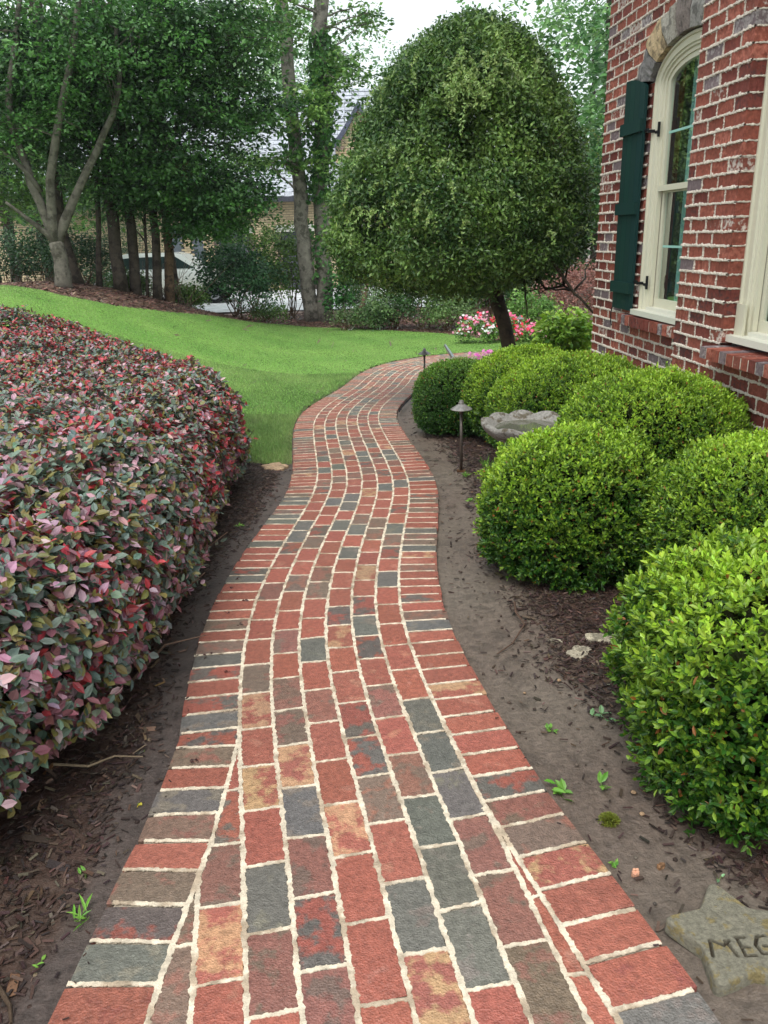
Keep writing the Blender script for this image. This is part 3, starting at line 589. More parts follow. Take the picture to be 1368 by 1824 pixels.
rf = MB(); q = [wp(-.6, 5.2, .6), wp(6.6, 5.2, .6), wp(6.6, 8.2, -4), wp(-.6, 8.2, -4), wp(-.6, 5.05, .6), wp(6.6, 5.05, .6), wp(6.6, 5.05, -4), wp(-.6, 5.05, -4)]
rf.add(q, [(0, 1, 2, 3), (4, 5, 6, 7), (0, 1, 5, 4), (0, 3, 7, 4), (1, 2, 6, 5)], lin(90, 92, 96)); rf.build('roof', M_roof, house)
# stone voussoirs
for k, (t0, t1, cc) in enumerate([(172, 145, (128, 124, 122)), (145, 122, (192, 168, 132)), (122, 104, (168, 162, 150)), (104, 84, (130, 118, 112)), (84, 66, (152, 148, 142)), (66, 44, (160, 150, 130)), (44, 8, (110, 106, 108))]):
    b = MB(); n = 7; th = np.radians(np.linspace(t0 - .7, t1 + .7, n)); V = []
    for (ex, w) in ((.004, -.22), (.004, .045), (STW / 2, .062), (STW - .004 + RNG.uniform(-.015, .03), .05), (STW + .0, -.1)):
        V.append(wp(CU + (HWD + ex) * np.cos(th), VS + (VA + ex) * np.sin(th), w + RNG.normal(size=n) * .004))
    V = np.stack(V, 1); i = np.arange(n - 1)[:, None] * 5 + np.arange(4)[None]
    F = [tuple(f) for f in np.stack([i, i + 1, i + 6, i + 5], -1).reshape(-1, 4)] + [tuple(range(5)), tuple(range(n * 5 - 5, n * 5))]
    b.add(V.reshape(-1, 3), F, list(lin(*cc)) + [.45], list(lin(*(v * .72 for v in cc))) + [random.random()]); b.build('arch_stone', M_stone, house)
def sill(u0, u1, v0, v1, w0, w1, name='brick_sill'):
    b = MB(); u = u0
    while u < u1:
        c, d = wcol(); e_ = min(u + .078, u1); b.box(wp((u + e_) / 2, (v0 + v1) / 2 + random.uniform(-.002, .002), (w0 + w1) / 2 + random.uniform(-.003, .003)), ((e_ - u) / 2 - .006, (v1 - v0) / 2, (w1 - w0) / 2), c, WAX, d); u += .088
    b.box(wp((u0 + u1) / 2, (v0 + v1) / 2 - .004, (w0 + w1) / 2 - .006), ((u1 - u0) / 2 - .004, (v1 - v0) / 2 - .004, (w1 - w0) / 2 - .003), list(WMC), WAX, mi=1)
    return b.build(name, [M_wallbrick, M_wallmortar], house)
sill(.69, 2.03, .715, .80, -.1, .085); sill(2.70, 3.98, .70, .775, -.02, .27)
CR = lin(206, 202, 180)
def archpts(cu, hw, vs, rise, vb, n=24):
    th = np.linspace(np.pi, 0, n); return np.vstack([[(cu - hw, vb)], np.c_[cu + hw * np.cos(th), vs + rise * np.sin(th)], [(cu + hw, vb)]])
def molding(mb, cu, vs, vb, prof, col=CR):      # prof: list of (half width, rise, w)
    rows = [wp(p[:, 0], p[:, 1], w) for (hw, rs, w) in prof for p in [archpts(cu, hw, vs, rs, vb)]]
    V = np.stack(rows, 1); n, m = V.shape[:2]; i = np.arange(n - 1)[:, None] * m + np.arange(m - 1)[None]
    mb.add(V.reshape(-1, 3), np.stack([i, i + 1, i + m + 1, i + m], -1).reshape(-1, 4), col)
def window(cu, hwd, vs, rise, v0, woff, label=None):
    win = MB()
    # casing with stepped profile
    P_ = [(hwd, rise, woff - .03), (hwd - .004, rise - .004, woff + .012), (hwd - .022, rise - .022, woff + .014), (hwd - .028, rise - .028, woff - .002), (hwd - .07, rise - .07, woff - .005), (hwd - .076, rise - .076, woff - .018),
          (hwd - .09, rise - .09, woff - .020), (hwd - .095, rise - .095, woff - .036), (hwd - .12, rise - .12, woff - .038), (hwd - .123, rise - .123, woff - .07)]
    molding(win, cu, vs, v0, [(a, max(b, .03), c) for a, b, c in P_])
    o = win.build('window', M_paint, house)
    sl_ = MB(); sl_.box(wp(cu, v0 - .022, woff - .01), (hwd + .01, .022, .085), lin(208, 206, 192), WAX); sl_.box(wp(cu, v0 + .012, woff - .06), (hwd - .13, .014, .055), lin(208, 206, 192), WAX); sl_.build('sill', M_paint, o)
    a = hwd - .123; vm = v0 + (vs + rise - v0) * .475 + .02
    # upper sash (outer plane)
    for nm, lo_, hi_, w in (('lower_sash', v0 + .025, vm, woff - .078), ('upper_sash', vm - .02, None, woff - .05)):
        sb = MB(); t = .048
        if hi_ is None:
            molding(sb, cu, vs, lo_, [(a + .01, rise - .11, w - .02), (a + .01, rise - .11, w), (a - t, rise - .11 - t, w), (a - t, rise - .11 - t, w - .03)])
            sb.box(wp(cu, lo_ + .018, w + .001), (a + .008, .022, .016), CR, WAX)
            bars = [(cu, (lo_ + vs + rise) / 2 - .02, .009, (vs + rise - .11 - lo_) / 2), (cu, lo_ + (vs - lo_) * .55, a - t, .009)]
        else:
            for s_i in (-1, 1): sb.box(wp(cu + s_i * (a - t / 2 + .008), (lo_ + hi_) / 2, w - .012), (t / 2, (hi_ - lo_) / 2, .014), CR, WAX)
            sb.box(wp(cu, lo_ + .035, w - .011), (a, .035, .016), CR, WAX); sb.box(wp(cu, hi_ - .018, w - .011), (a, .02, .0135), CR, WAX)
            bars = [(cu, (lo_ + hi_) / 2, .009, (hi_ - lo_) / 2 - .02), (cu, lo_ + (hi_ - lo_) * .52, a - t, .009)]
        so_ = sb.build(nm, M_paint, house)
        mu = MB()
        for (bu, bv, hu, hv) in bars: mu.box(wp(bu, bv, w - .022), (hu, hv, .006 + (.0015 if hu < hv else 0)), lin(150, 196, 184), WAX)
        mu.build('muntin', M_paint, so_)
        gl = MB()
        if hi_ is None: p = archpts(cu, a - t + .004, vs, rise - .11 - t + .004, lo_ + .01)
        else: p = np.array([(cu - a + t - .01, lo_ + .03), (cu - a + t - .01, hi_), (cu + a - t + .01, hi_), (cu + a - t + .01, lo_ + .03)])
        gl.add(wp(p[:, 0], p[:, 1], w - .018), [tuple(range(len(p)))], (1, 1, 1)); gl.build('glass', M_glass, so_)
    cb = MB(); us = np.linspace(cu - a * .55, cu + a, 60)
    for z in (0,):
        V = np.stack([wp(us, np.full(60, v), woff - .17 + .015 * np.sin(us * 75)) for v in (v0 - .05, vs + rise)], 1); i = np.arange(59) * 2; cb.add(V.reshape(-1, 3), np.stack([i, i + 1, i + 3, i + 2], -1), lin(150, 186, 180))
    cb.build('curtain', M_fabric, house)
    ib = MB(); ib.box(wp(cu, (v0 + vs) / 2 + .2, woff - .75), (hwd + .6, (vs + rise - v0) / 2 + .6, .02), lin(70, 76, 76), WAX)
    for s_i in (-1, 1): ib.box(wp(cu + s_i * (hwd + .02), (v0 + vs) / 2 + .2, woff - .48), (.02, (vs + rise - v0) / 2 + .5, .22), lin(110, 112, 108), WAX)
    ib.build('room_wall', M_plain, house)
    return o
window(CU, HWD - .005, VS - .0, VA, .86, -.012)
w2 = window(3.32, .585, 3.2, .28, .85, .045)
pb = MB(); pb.box(wp(2.80, .95, .064), (.052, .1, .008), CR, WAX); pb.build('plinth_block', M_paint, w2)
# shutter, open against the wall
sh = MB(); GC = lin(20, 52, 48); ub = np.linspace(.475, .905, 5)
def shtop(u): return 2.54 + .17 * math.sqrt(max(0, 1 - ((u - .46) / .50) ** 2)) + .0
for k in range(4):
    a, b = ub[k] + .0015, ub[k + 1] - .0015; n = 5; us = np.linspace(a, b, n); tp = [shtop(u) for u in us]
    V = []; 
    for w in (.035, .062): V += [wp(u, .84, w) for u in us] + [wp(u, t_, w) for u, t_ in zip(us, tp)]
    F = [tuple(range(0, n)) + tuple(range(2 * n - 1, n - 1, -1)), tuple(range(2 * n, 3 * n)) + tuple(range(4 * n - 1, 3 * n - 1, -1)), (0, n, 3 * n, 2 * n), (n - 1, 2 * n - 1, 4 * n - 1, 3 * n - 1), (0, n - 1, 3 * n - 1, 2 * n)]
    F += [(n + q, n + q + 1, 3 * n + q + 1, 3 * n + q) for q in range(n - 1)]
    sh.add(np.array(V), F, [v * random.uniform(.92, 1.08) for v in GC])
sho = sh.build('shutter', M_shut, house)
for v in (1.03, 1.69, 2.33):
    b = MB(); b.box(wp(.683, v, .075), (.225, .048, .0125), GC, WAX); b.build('batten', M_shut, sho)
for v in (1.09, 2.285):
    b = MB(); b.box(wp(.93, v, .04), (.05, .012, .004), (.01, .01, .012), WAX); b.box(wp(.975, v - .012, .01), (.005, .012, .034), (.01, .01, .012), WAX); b.box(wp(1.0, v - .022, -.02), (.03, .011, .005), (.01, .01, .012), WAX); b.box(wp(1.035, v - .005, -.022), (.009, .055, .008), (.01, .01, .012), WAX); b.build('hinge', M_iron, sho)
b = MB(); b.tube([wp(.46, .85, .05), wp(.45, .78, .06), wp(.44, .70, .05), wp(.46, .67, .05)], .006, (.01, .01, .012)); b.build('shutter_hook', M_iron, sho)
#NEXT
# ---------------------------------------------------------------- trees
def limb(p0, p1, r0_, r1_, n=7, wig=.12, sag=0):
    p0, p1 = np.array(p0, float), np.array(p1, float); t = np.linspace(0, 1, n)[:, None]; P = p0 + (p1 - p0) * t; L = np.linalg.norm(p1 - p0)
    w = RNG.normal(size=(n, 3)) * wig * L * .12; w[0] = w[-1] = 0; w = np.cumsum(w, 0) * .5; w -= t * w[-1]
    P = P + w; P[:, 2] += sag * L * np.sin(np.pi * t[:, 0]); return P, r0_ + (r1_ - r0_) * t[:, 0] ** .8
BK = dict(grey=((138, 132, 122), (96, 92, 84)), dark=((74, 66, 58), (52, 46, 40)), pale=((104, 100, 90), (76, 73, 64)), brown=((104, 84, 66), (70, 58, 46)))
def spray(mb, C, nl, rad, thick, L, cA, cB, droop=.2, kk=0, flat=.75, out=None):
    # leafy sprays: a flat fan of leaves around each centre C
    m = len(C); k = np.repeat(np.arange(m), nl); n = len(k); tilt = unit(np.c_[RNG.normal(size=(m, 2)) * (1 - flat), np.ones(m)])[k]
    a = RNG.uniform(0, 6.28, n); r = np.sqrt(RNG.random(n)) * rad * RNG.uniform(.6, 1.2, m)[k]
    P = C[k] + np.stack([r * np.cos(a), r * np.sin(a), RNG.normal(size=n) * thick - droop * r * r / rad], -1); P[:, 2] -= (tilt[:, 0] * np.cos(a) + tilt[:, 1] * np.sin(a)) * r
    D = unit(np.stack([np.cos(a), np.sin(a), -.25 + RNG.normal(size=n) * .3], -1) + RNG.normal(size=(n, 3)) * .45); Nn = unit(tilt + RNG.normal(size=(n, 3)) * .42)
    t = np.clip(.5 + .3 * lump(C, 1.3, kk)[k] + RNG.normal(size=m)[k] * .18 + RNG.normal(size=n) * .15, 0, 1)
    leaves(mb, P, D, Nn, L * RNG.uniform(.6, 1.2, n), L * .62 * RNG.uniform(.7, 1.1, n), jit(mixc(lin(*cA), lin(*cB), t), .12), .1)
def tree(label, trunks, crowns, ncl, nl, L, cA, cB, bark='dark', name='tree', cat='tree', group=None, limbs=14, rad=.5, thick=.06, droop=.2, kk=0, flat=.75, shell=.35, twig=.5):
    b0 = trunks[0][0][0]; root = thing(name, label, cat, (b0[0], b0[1], b0[2]), group)
    tb = MB(); c1, c2_ = BK[bark]; ca, cb = list(lin(*c1)) + [.45], list(lin(*c2_)) + [random.random()]; att = []
    for pts, r_0, r_1 in trunks:
        P = np.array(pts, float); L_ = np.r_[0, np.cumsum(np.linalg.norm(np.diff(P, axis=0), axis=1))]; n = max(8, int(L_[-1] / .35)); tt = np.linspace(0, L_[-1], n)
        Q = np.stack([np.interp(tt, L_, P[:, i]) for i in range(3)], -1); Q[1:-1] = (Q[:-2] + 2 * Q[1:-1] + Q[2:]) / 4; Q[2:-1, :2] += RNG.normal(size=(n - 3, 2)) * r_0 * .12
        rr = r_0 + (r_1 - r_0) * (tt / L_[-1]); flare = 1 + .22 * np.exp(-tt / (r_0 * 2.2)) * (pts[0][2] < b0[2] + .3); Q[0, 2] -= .08
        tb.tube(Q, rr * flare, ca, 12 if r_0 > .06 else 7, .04, c2=cb); att.append(np.c_[Q, rr])
    A = np.vstack(att); lf = MB()
    for ci, (cc, rr) in enumerate(crowns):
        cc = np.array(cc, float); rr = np.array(rr, float); n = ncl[ci] if isinstance(ncl, list) else int(ncl / len(crowns)); d = sph(n); C = cc + d * rr * (RNG.random((n, 1)) ** shell) * (1 + .2 * lump(d, 2.5, kk + ci)[:, None])
        C = C[C[:, 2] > H(C[:, 0], C[:, 1]) + .05]
        spray(lf, C, nl, rad, thick, L, cA, cB, droop, kk + ci, flat)
        for j in range(max(2, int(limbs / len(crowns)))):
            if not len(C): break
            e_ = C[RNG.integers(len(C))]; cand = A[(A[:, 2] < e_[2] + .2) & (A[:, 2] > b0[2] + .8)]; cand = cand if len(cand) else A[-3:]
            s_i = cand[np.argmin(((cand[:, :3] - e_) ** 2).sum(1) + RNG.random(len(cand)) * 1.5)]; dist = np.linalg.norm(e_ - s_i[:3])
            P, r_ = limb(s_i[:3], e_, min(s_i[3] * .6, .012 + dist * .014), .006, 8, .5, .04); tb.tube(P, r_, ca, 6, c2=cb)
            for _ in range(3):
                f = C[((C - e_) ** 2).sum(1).argsort()[RNG.integers(1, min(9, len(C)))]] if len(C) > 9 else e_; q = P[RNG.integers(3, 7)]; P2, r2 = limb(q, f, .012, .004, 5, .5); tb.tube(P2, r2 * twig * 1.6, ca, 5, c2=cb)
    tb.build('trunk', M_bark, root, smooth=True)
    if lf.V: lf.build('crown', M_leaf, root)
    return root

# the clipped dome tree beyond the shrubs
TX, TY = 1.5, 9.6; tz = Hf(TX, TY)
root = thing('clipped_tree', 'tall dome shaped clipped evergreen tree on a leaning trunk beside the house corner', 'tree', (TX + .08, TY, tz))
tb = MB(); dk = list(lin(70, 60, 48)) + [.45]; dk2 = list(lin(44, 40, 34)) + [.3]
P = np.array([(1.70, TY, tz - .05), (1.65, TY, tz + .3), (1.52, TY, .45), (1.36, TY, .95), (1.27, TY, 1.15)]); tb.tube(P, [.11, .09, .08, .088, .08], dk, 14, .06, c2=dk2)
for e_, r_a, r_b in [((1.0, 9.5, 2.9), .085, .03), ((1.35, 9.8, 3.0), .07, .02), ((.4, 9.5, 2.3), .06, .015), ((1.9, 9.4, 2.2), .055, .015), ((2.3, 9.5, .85), .035, .01), ((.1, 9.7, 1.5), .045, .012), ((1.1, 9.0, 2.1), .05, .015), ((1.6, 10.3, 2.4), .05, .015)]:
    P, rr = limb((1.32, TY, 1.05), e_, r_a, r_b, 9, .8, .03); tb.tube(P, rr, dk, 8, .04, c2=dk2)
    for _ in range(9):
        q = P[RNG.integers(3, 9)]; f = q + RNG.normal(size=3) * .38 + np.array([0, 0, .12]); f[2] = min(f[2], 2.95 - .5 * abs(f[0] - 1)); P2, r2 = limb(q, f, .016, .004, 6, .6); tb.tube(P2, r2, dk, 5, c2=dk2)
P, rr = limb((1.35, 9.2, 1.35), (2.35, 8.75, .66), .03, .012, 9, .9, .12); tb.tube(P, rr, dk, 7, c2=dk2)
tb.build('trunk', M_bark, root, smooth=True)
def crown_r(v):      # radius against height 0..1
    return np.interp(v, [0, .04, .12, .28, .45, .62, .78, .9, .97, 1], [.6, 1.12, 1.36, 1.44, 1.34, 1.14, .92, .67, .40, .1])
lf = MB(); n = 30000; v = RNG.random(n) ** .95; a = RNG.uniform(0, 2 * np.pi, n); zb, zt = .93, 3.62
d = np.c_[np.cos(a), np.sin(a), v * 2]; rr = crown_r(v) * (1 + .06 * lump(d * 1.6, 2, 3) + .045 * lump(d * 3, 3, 8) + .025 * lump(d * 7, 3, 2)); cxx = .92 + .22 * v; dsh = np.exp(-((a - 4.66) / .30) ** 2 - ((v - .56) / .13) ** 2) + .7 * np.exp(-((a - 5.25) / .16) ** 2 - ((v - .84) / .05) ** 2) + .7 * np.exp(-((a - 4.0) / .14) ** 2 - ((v - .66) / .05) ** 2) + .8 * np.exp(-((a - 3.9) / .2) ** 2 - ((v - .25) / .06) ** 2)
dep = np.abs(RNG.normal(size=n)) * .09 + (RNG.random(n) < .3) * RNG.uniform(0, .6, n); hole = lump(d * 2.2, 2.2, 14) > .78; dep = dep + hole * RNG.uniform(.15, .5, n) + dsh * RNG.uniform(.1, 1.0, n)
r = np.maximum(rr - dep, .02); low = v < .05; r = np.where(low, r * np.sqrt(RNG.random(n)), r)
kp = RNG.random(n) > .85 * np.clip(dsh, 0, 1) * (dep < .9); v, a, r, cxx, Ns0 = v[kp], a[kp], r[kp], cxx[kp], None; n = len(v)
P = np.c_[cxx + r * np.cos(a), TY + .15 + r * np.sin(a) * .95, zb + (zt - zb) * v + .05 * RNG.normal(size=n) * (v < .08)]
sl_ = np.gradient(crown_r(np.linspace(0, 1, 100))); nz = -np.interp(v, np.linspace(0, 1, 100), sl_) * 30; Ns = unit(np.c_[np.cos(a), np.sin(a), np.clip(nz, -1.2, 2.5)])
for j in range(5):
    ax = unit(Ns + RNG.normal(size=(n, 3)) * .6 + [0, 0, .2]); u = unit(np.cross(ax, RNG.normal(size=(n, 3)))); D = unit(u + ax * RNG.uniform(.1, 1, (n, 1)))
    t = np.clip(.36 + .28 * lump(P, 2.2, 5) + .18 * lump(P, 8, 6) + RNG.normal(size=n) * .13, 0, 1); leaves(lf, P + ax * .045 * j * RNG.uniform(.3, 1, (n, 1)), D, unit(ax + RNG.normal(size=(n, 3)) * .5), .062 * RNG.uniform(.6, 1.15, n), .027, jit(mixc(lin(42, 78, 36), lin(142, 176, 84), t ** 1.2), .12), .15)
for j in range(70):     # long pale hanging shoots
    if j < 34: a0 = RNG.normal(-1.62, .13); v0 = RNG.uniform(.7, .86)
    elif j < 46: a0 = RNG.normal(-2.2, .25); v0 = RNG.uniform(.3, .55)
    else: a0 = RNG.uniform(-3.1, 0); v0 = RNG.uniform(.1, .95)
    r0_ = float(crown_r(v0)) + .02; q = np.array([.92 + .22 * v0 + r0_ * math.cos(a0), TY + .15 + r0_ * .95 * math.sin(a0), zb + (zt - zb) * v0]); m = RNG.integers(14, 30); st = np.array([math.cos(a0) * .012 + RNG.normal() * .008, math.sin(a0) * .014, .012]); pts = [q]
    for i in range(m): st = st + np.array([0, 0, -.0022]); st = st / np.linalg.norm(st) * .017; pts.append(pts[-1] + st)
    pts = np.array(pts); k2 = np.repeat(np.arange(len(pts)), 2); leaves(lf, pts[k2], RNG.normal(size=(len(k2), 3)) + [0, -.3, -.6], RNG.normal(size=(len(k2), 3)) + [0, -1, .6], .042, .018, jit(np.tile(lin(134, 160, 88), (len(k2), 1)), .15), .1)
lf.build('crown', M_leaf, root)

# woodland: sweetgums, crape myrtle and dark trunks
DG, MG = (40, 78, 48), (92, 142, 84)
def gz(x, y): return Hf(x, y)
# forked grey tree
x0, y0 = -1.75, 22.7; z0 = gz(x0, y0); k = 22.7 / 19.5
def w_(px, py, y): return tuple(at(px, py, y))
tree('tall grey tree with two trunks from one base at the middle of the lawn edge',
     [([(w_(558, 566, 22.7)[0], y0, z0), w_(548, 500, 22.7), w_(535, 350, 22.7), w_(520, 200, 22.7), w_(503, 0, 22.8), w_(492, -150, 23)], .21, .15), ([(w_(577, 566, 22.7)[0], y0, z0), w_(577, 480, 22.7), w_(571, 350, 22.7), w_(574, 200, 22.7), w_(570, 0, 22.7), w_(566, -160, 22.8)], .225, .17)],
     [(w_(560, -230, 22.7), (3.2, 3, 1.7)), (w_(520, 195, 21.8), (1.3, .9, .5)), (w_(468, 285, 21.6), (.9, .8, .35)), (w_(610, 150, 22.3), (.7, .8, .8)), (w_(470, 40, 22.5), (1.3, 1.3, .7)), (w_(630, 30, 22.5), (.5, .8, .6)), (w_(575, 290, 22.3), (.55, .5, .7))],
     [130, 32, 16, 22, 42, 8, 8], 48, .15, (52, 100, 48), (150, 190, 96), 'grey', 'twin_trunk_tree', limbs=40, rad=.42, kk=2)
iv = MB()
for px0, px1, pya, pyb, nn in ((574, 571, 120, 360, 900), (574, 573, 60, 130, 260), (520, 528, 230, 300, 160), (575, 578, 380, 500, 120)):
    t = RNG.random(nn); C = np.array([w_(px0 + (px1 - px0) * q, pya + (pyb - pya) * q, 22.7) for q in t]); a = RNG.uniform(3.1, 6.3, nn); N_ = np.c_[np.cos(a), np.sin(a), 0 * a]
    leaves(iv, C + N_ * RNG.uniform(.24, .36, (nn, 1)), RNG.normal(size=(nn, 3)) + [0, 0, -.5], N_ + RNG.normal(size=(nn, 3)) * .5, .14, .11, jit(mixc(lin(48, 92, 48), lin(104, 156, 78), RNG.random(nn)), .1))
tag(iv.build('ivy', M_leaf), 'green ivy climbing up the twin trunked grey tree', 'ivy')
# crape myrtle
c0 = (-6.5, 17, gz(-6.56, 17)); f = w_(100, 432, 17)
tree('multi stemmed tree with smooth pale bark at the left edge of the woods',
     [([c0, w_(109, 470, 17), f], .15, .14), ([f, w_(62, 340, 17), w_(10, 200, 17), w_(30, 60, 17.2), w_(40, -60, 17.4)], .10, .04), ([f, w_(84, 345, 16.9), w_(100, 240, 16.8), w_(132, 70, 16.7), w_(150, -80, 16.7)], .10, .04),
      ([f, w_(130, 360, 17.1), w_(190, 230, 17.2), w_(216, 170, 17.2), w_(206, 50, 17.3)], .10, .035), ([w_(95, 425, 17), w_(55, 395, 16.8), w_(10, 360, 16.6)], .06, .03), ([w_(72, 335, 17), w_(20, 280, 16.8), w_(-40, 240, 16.6)], .06, .02)],
     [(w_(60, 60, 17), (2.4, 1.8, 1.5)), (w_(180, 40, 17), (2.2, 1.8, 1.5)), (w_(20, 230, 17.4), (1.4, 1.2, .7))], 260, 56, .10, (46, 84, 44), (100, 150, 74), 'pale', 'crape_myrtle', limbs=30, rad=.45, kk=5)
WD = [('dark leaning trunk seen behind the limbs of the pale barked tree', [(140, 510), (112, 430), (98, 330), (84, 180), (60, -60)], 18.2, .15, 'dark'),
      ('slim straight dark trunk just right of the pale barked tree', [(177, 512), (172, 300), (168, 100), (166, -80)], 18.5, .075, 'dark'),
      ('thick dark trunk leaning left among the trees beside the parked car', [(217, 522), (200, 400), (190, 300), (180, 100), (172, -100)], 18.6, .17, 'dark'),
      ('dark leaning trunk just left of the parked car window', [(243, 526), (232, 400), (222, 300), (205, 120), (195, -90)], 18.9, .14, 'dark'),
      ('thin crooked dark trunk in front of the middle of the parked car', [(262, 528), (262, 440), (255, 380), (270, 250), (262, 60)], 19.0, .045, 'dark'),
      ('straight dark trunk in front of the parked car door', [(281, 533), (277, 430), (270, 330), (282, 120), (286, -90)], 19.0, .12, 'dark'),
      ('brown trunk closest to the front of the parked car', [(303, 541), (300, 440), (290, 330), (284, 160), (280, -80)], 19.3, .13, 'brown')]
CW = [[((70, 120), (1.6, 1.2, .9))], [((150, 150), (1.9, 1.4, 1.2))], [((110, 210), (2.0, 1.5, 1.2)), ((250, 60), (1.8, 1.5, 1.0))], [((260, 190), (2.0, 1.4, 1.3)), ((330, 60), (1.7, 1.4, .9))], [((250, 330), (1.4, 1.2, .7))], [((330, 230), (1.8, 1.6, .9)), ((390, 70), (1.7, 1.4, .9))], [((345, 320), (1.5, 1.3, .65)), ((405, 180), (1.2, 1.2, .6)), ((405, 345), (1.1, 1.0, .55)), ((360, 395), (.9, .8, .35))]]
for (lab, pts, y, r_, bk), cw in zip(WD, CW):
    p0 = w_(*pts[0], y); tr = [(p0[0], y, gz(p0[0], y))] + [w_(a, b, y + .1 * i) for i, (a, b) in enumerate(pts[1:], 1)]
    tree(lab, [(tr, r_ * .85, r_ * .5)], [(w_(*c, y - .3), e_) for c, e_ in cw], 48 + 62 * len(cw), 60, .115, (28, 60, 38), (90, 136, 66), bk, 'woodland_tree', group='dark trunked trees at the edge of the woods', limbs=20, rad=.5, kk=int(r_ * 100), droop=.3)
BT = [((8, 24), .16, 'straight dark trunk at the left edge behind the shrubs'), ((139, 24.5), .11, 'thin dark trunk standing behind the pale barked tree'), ((45, 29), .2, 'dim far trunk deep in the woods at the left'), ((320, 26), .12, 'far trunk behind the parked car rear'), ((100, 34), .2, 'tall tree deep in the left woods with yellow green leaves')]
for i, ((px, y), r_, lab) in enumerate(BT):
    p0 = at(px, 560, y); x = p0[0]; z = gz(x, y)
    tree(lab, [([(x, y, z), (x - .1, y, z + 3), (x + .1, y, z + 6), (x, y, z + 9)], r_, r_ * .6)], [((x, y, z + 4.4), (3.2, 2, 1.6)), ((x + .6, y - .4, z + 7.4), (3.2, 2, 2))], [80, 50], 46, .19, (48, 90, 44), (126, 172, 74), 'dark', 'woodland_tree', group='trees deeper in the woods', limbs=16, rad=.75, thick=.12, kk=i + 3)
# far trees closing the view
FT = [(-24, 40, 13, 0), (-30, 30, 12, 0), (-18, 46, 14, 1), (-13, 52, 15, 1), (-22, 58, 15, 2), (-33, 44, 14, 1), (-9, 58, 15, 1), (-3.0, 62, 18.0, 2), (-6.8, 64, 18.0, 2), (2, 64, 14.0, 2), (5.2, 44, 13, 1), (9.5, 36, 13, 1), (8.4, 27, 9.5, 0), (12, 48, 15, 2), (16, 38, 14, 1), (20, 52, 16, 2), (6.0, 30, 4.5, 0), (3.6, 26, 3.4, 0), (25, 40, 14, 1), (13.5, 24, 9, 0)]
fl = ['dark green broad tree standing beyond the lawn', 'mid green tall tree standing beyond the neighbouring house', 'pale haze coloured tree far behind the roofs']
for i, (x, y, h, kd) in enumerate(FT):
    z = -.73; r_ = h * .27
    cA, cB = [((40, 80, 46), (96, 146, 76)), ((60, 110, 62), (134, 178, 98)), ((92, 136, 96), (158, 190, 130))][kd]  # palest pair has distance haze painted into the leaf colours
    side = 'at the left' if x < -12 else 'in the middle' if x < 4 else 'at the right behind the clipped tree' if x < 13 else 'behind the house'
    lab = fl[kd] + ', ' + side + ', the %s one %s' % ('nearer' if y < 45 else 'farther', 'by its group')
    tree(fl[kd] + ' ' + side, [([(x, y, z), (x + .2, y, z + h * .5), (x, y, z + h * .85)], .2, .08)], [((x, y, z + h * .36), (r_ * 1.1, r_, h * .24)), ((x + .4, y, z + h * .72), (r_ * .95, r_, h * .28))], 110 if x < -12 else 170, 42, .30, cA, cB, 'dark', 'background_tree', group='background trees ' + side + (', dark' if kd == 0 else ', mid green' if kd == 1 else ', pale'), limbs=10, rad=.85, thick=.2, kk=i, flat=.6, shell=.45)

# ---------------------------------------------------------------- loose shrubs at the wood edge
def bush(label, x, y, rx, h, cA, cB, L=.09, n=60, nl=34, name='shrub', group='shrubs along the wood edge', kk=0, rad=.22, bark='brown'):
    z = gz(x, y); root = thing(name, label, 'shrub', (x, y, z), group); lf = MB(); d = sph(n, -.5); C = np.array([x, y, z + h * .5]) + d * np.array([rx, rx * .8, h * .5]) * RNG.uniform(.45, 1, (n, 1)) * (1 + .18 * lump(d, 3, kk)[:, None])
    C[:, 2] = np.maximum(C[:, 2], z + .08); spray(lf, C, nl, rad, rad * .3, L, cA, cB, .1, kk, .45); lf.build('foliage', M_leaf, root)
    tb = MB(); ca, cb = BK[bark]
    for j in range(12):
        e_ = C[RNG.integers(n)]; P, rr = limb((x + RNG.normal() * .08, y + RNG.normal() * .08, z - .02), e_, .018, .005, 6, .5); tb.tube(P, rr, list(lin(*ca)) + [.4], 5)
    tb.build('stems', M_bark, root); return root
bush('large dark leafy shrub overlapping the front of the parked car', -3.6, 20.8, 1.2, 1.9, (34, 70, 46), (84, 130, 80), .10, 150, 42, kk=1, rad=.3)
bush('airy olive shrub with thin stems between the dark shrub and the garage door', -3.7, 24.0, 1.1, 3.1, (44, 76, 38), (112, 146, 66), .10, 110, 36, kk=5, rad=.28)
bush('tall airy shrub with yellow green leaves left of the twin trunks', -2.55, 23.4, .85, 2.9, (44, 76, 38), (122, 158, 70), .10, 120, 38, kk=2, rad=.28)
bush('low pale green shrub at the foot of the large dark shrub', -2.9, 20.9, .55, .55, (70, 104, 56), (132, 164, 84), .07, 40, 34, kk=3)
bush('upright glossy green shrub against the right trunk of the twin tree', -1.0, 22.4, .36, 1.5, (40, 92, 46), (98, 160, 78), .13, 36, 26, kk=4)
bush('small olive shrub right of the twin trunk base', -.75, 20.3, .4, .55, (64, 92, 54), (128, 152, 90), .06, 30, 34, kk=5)
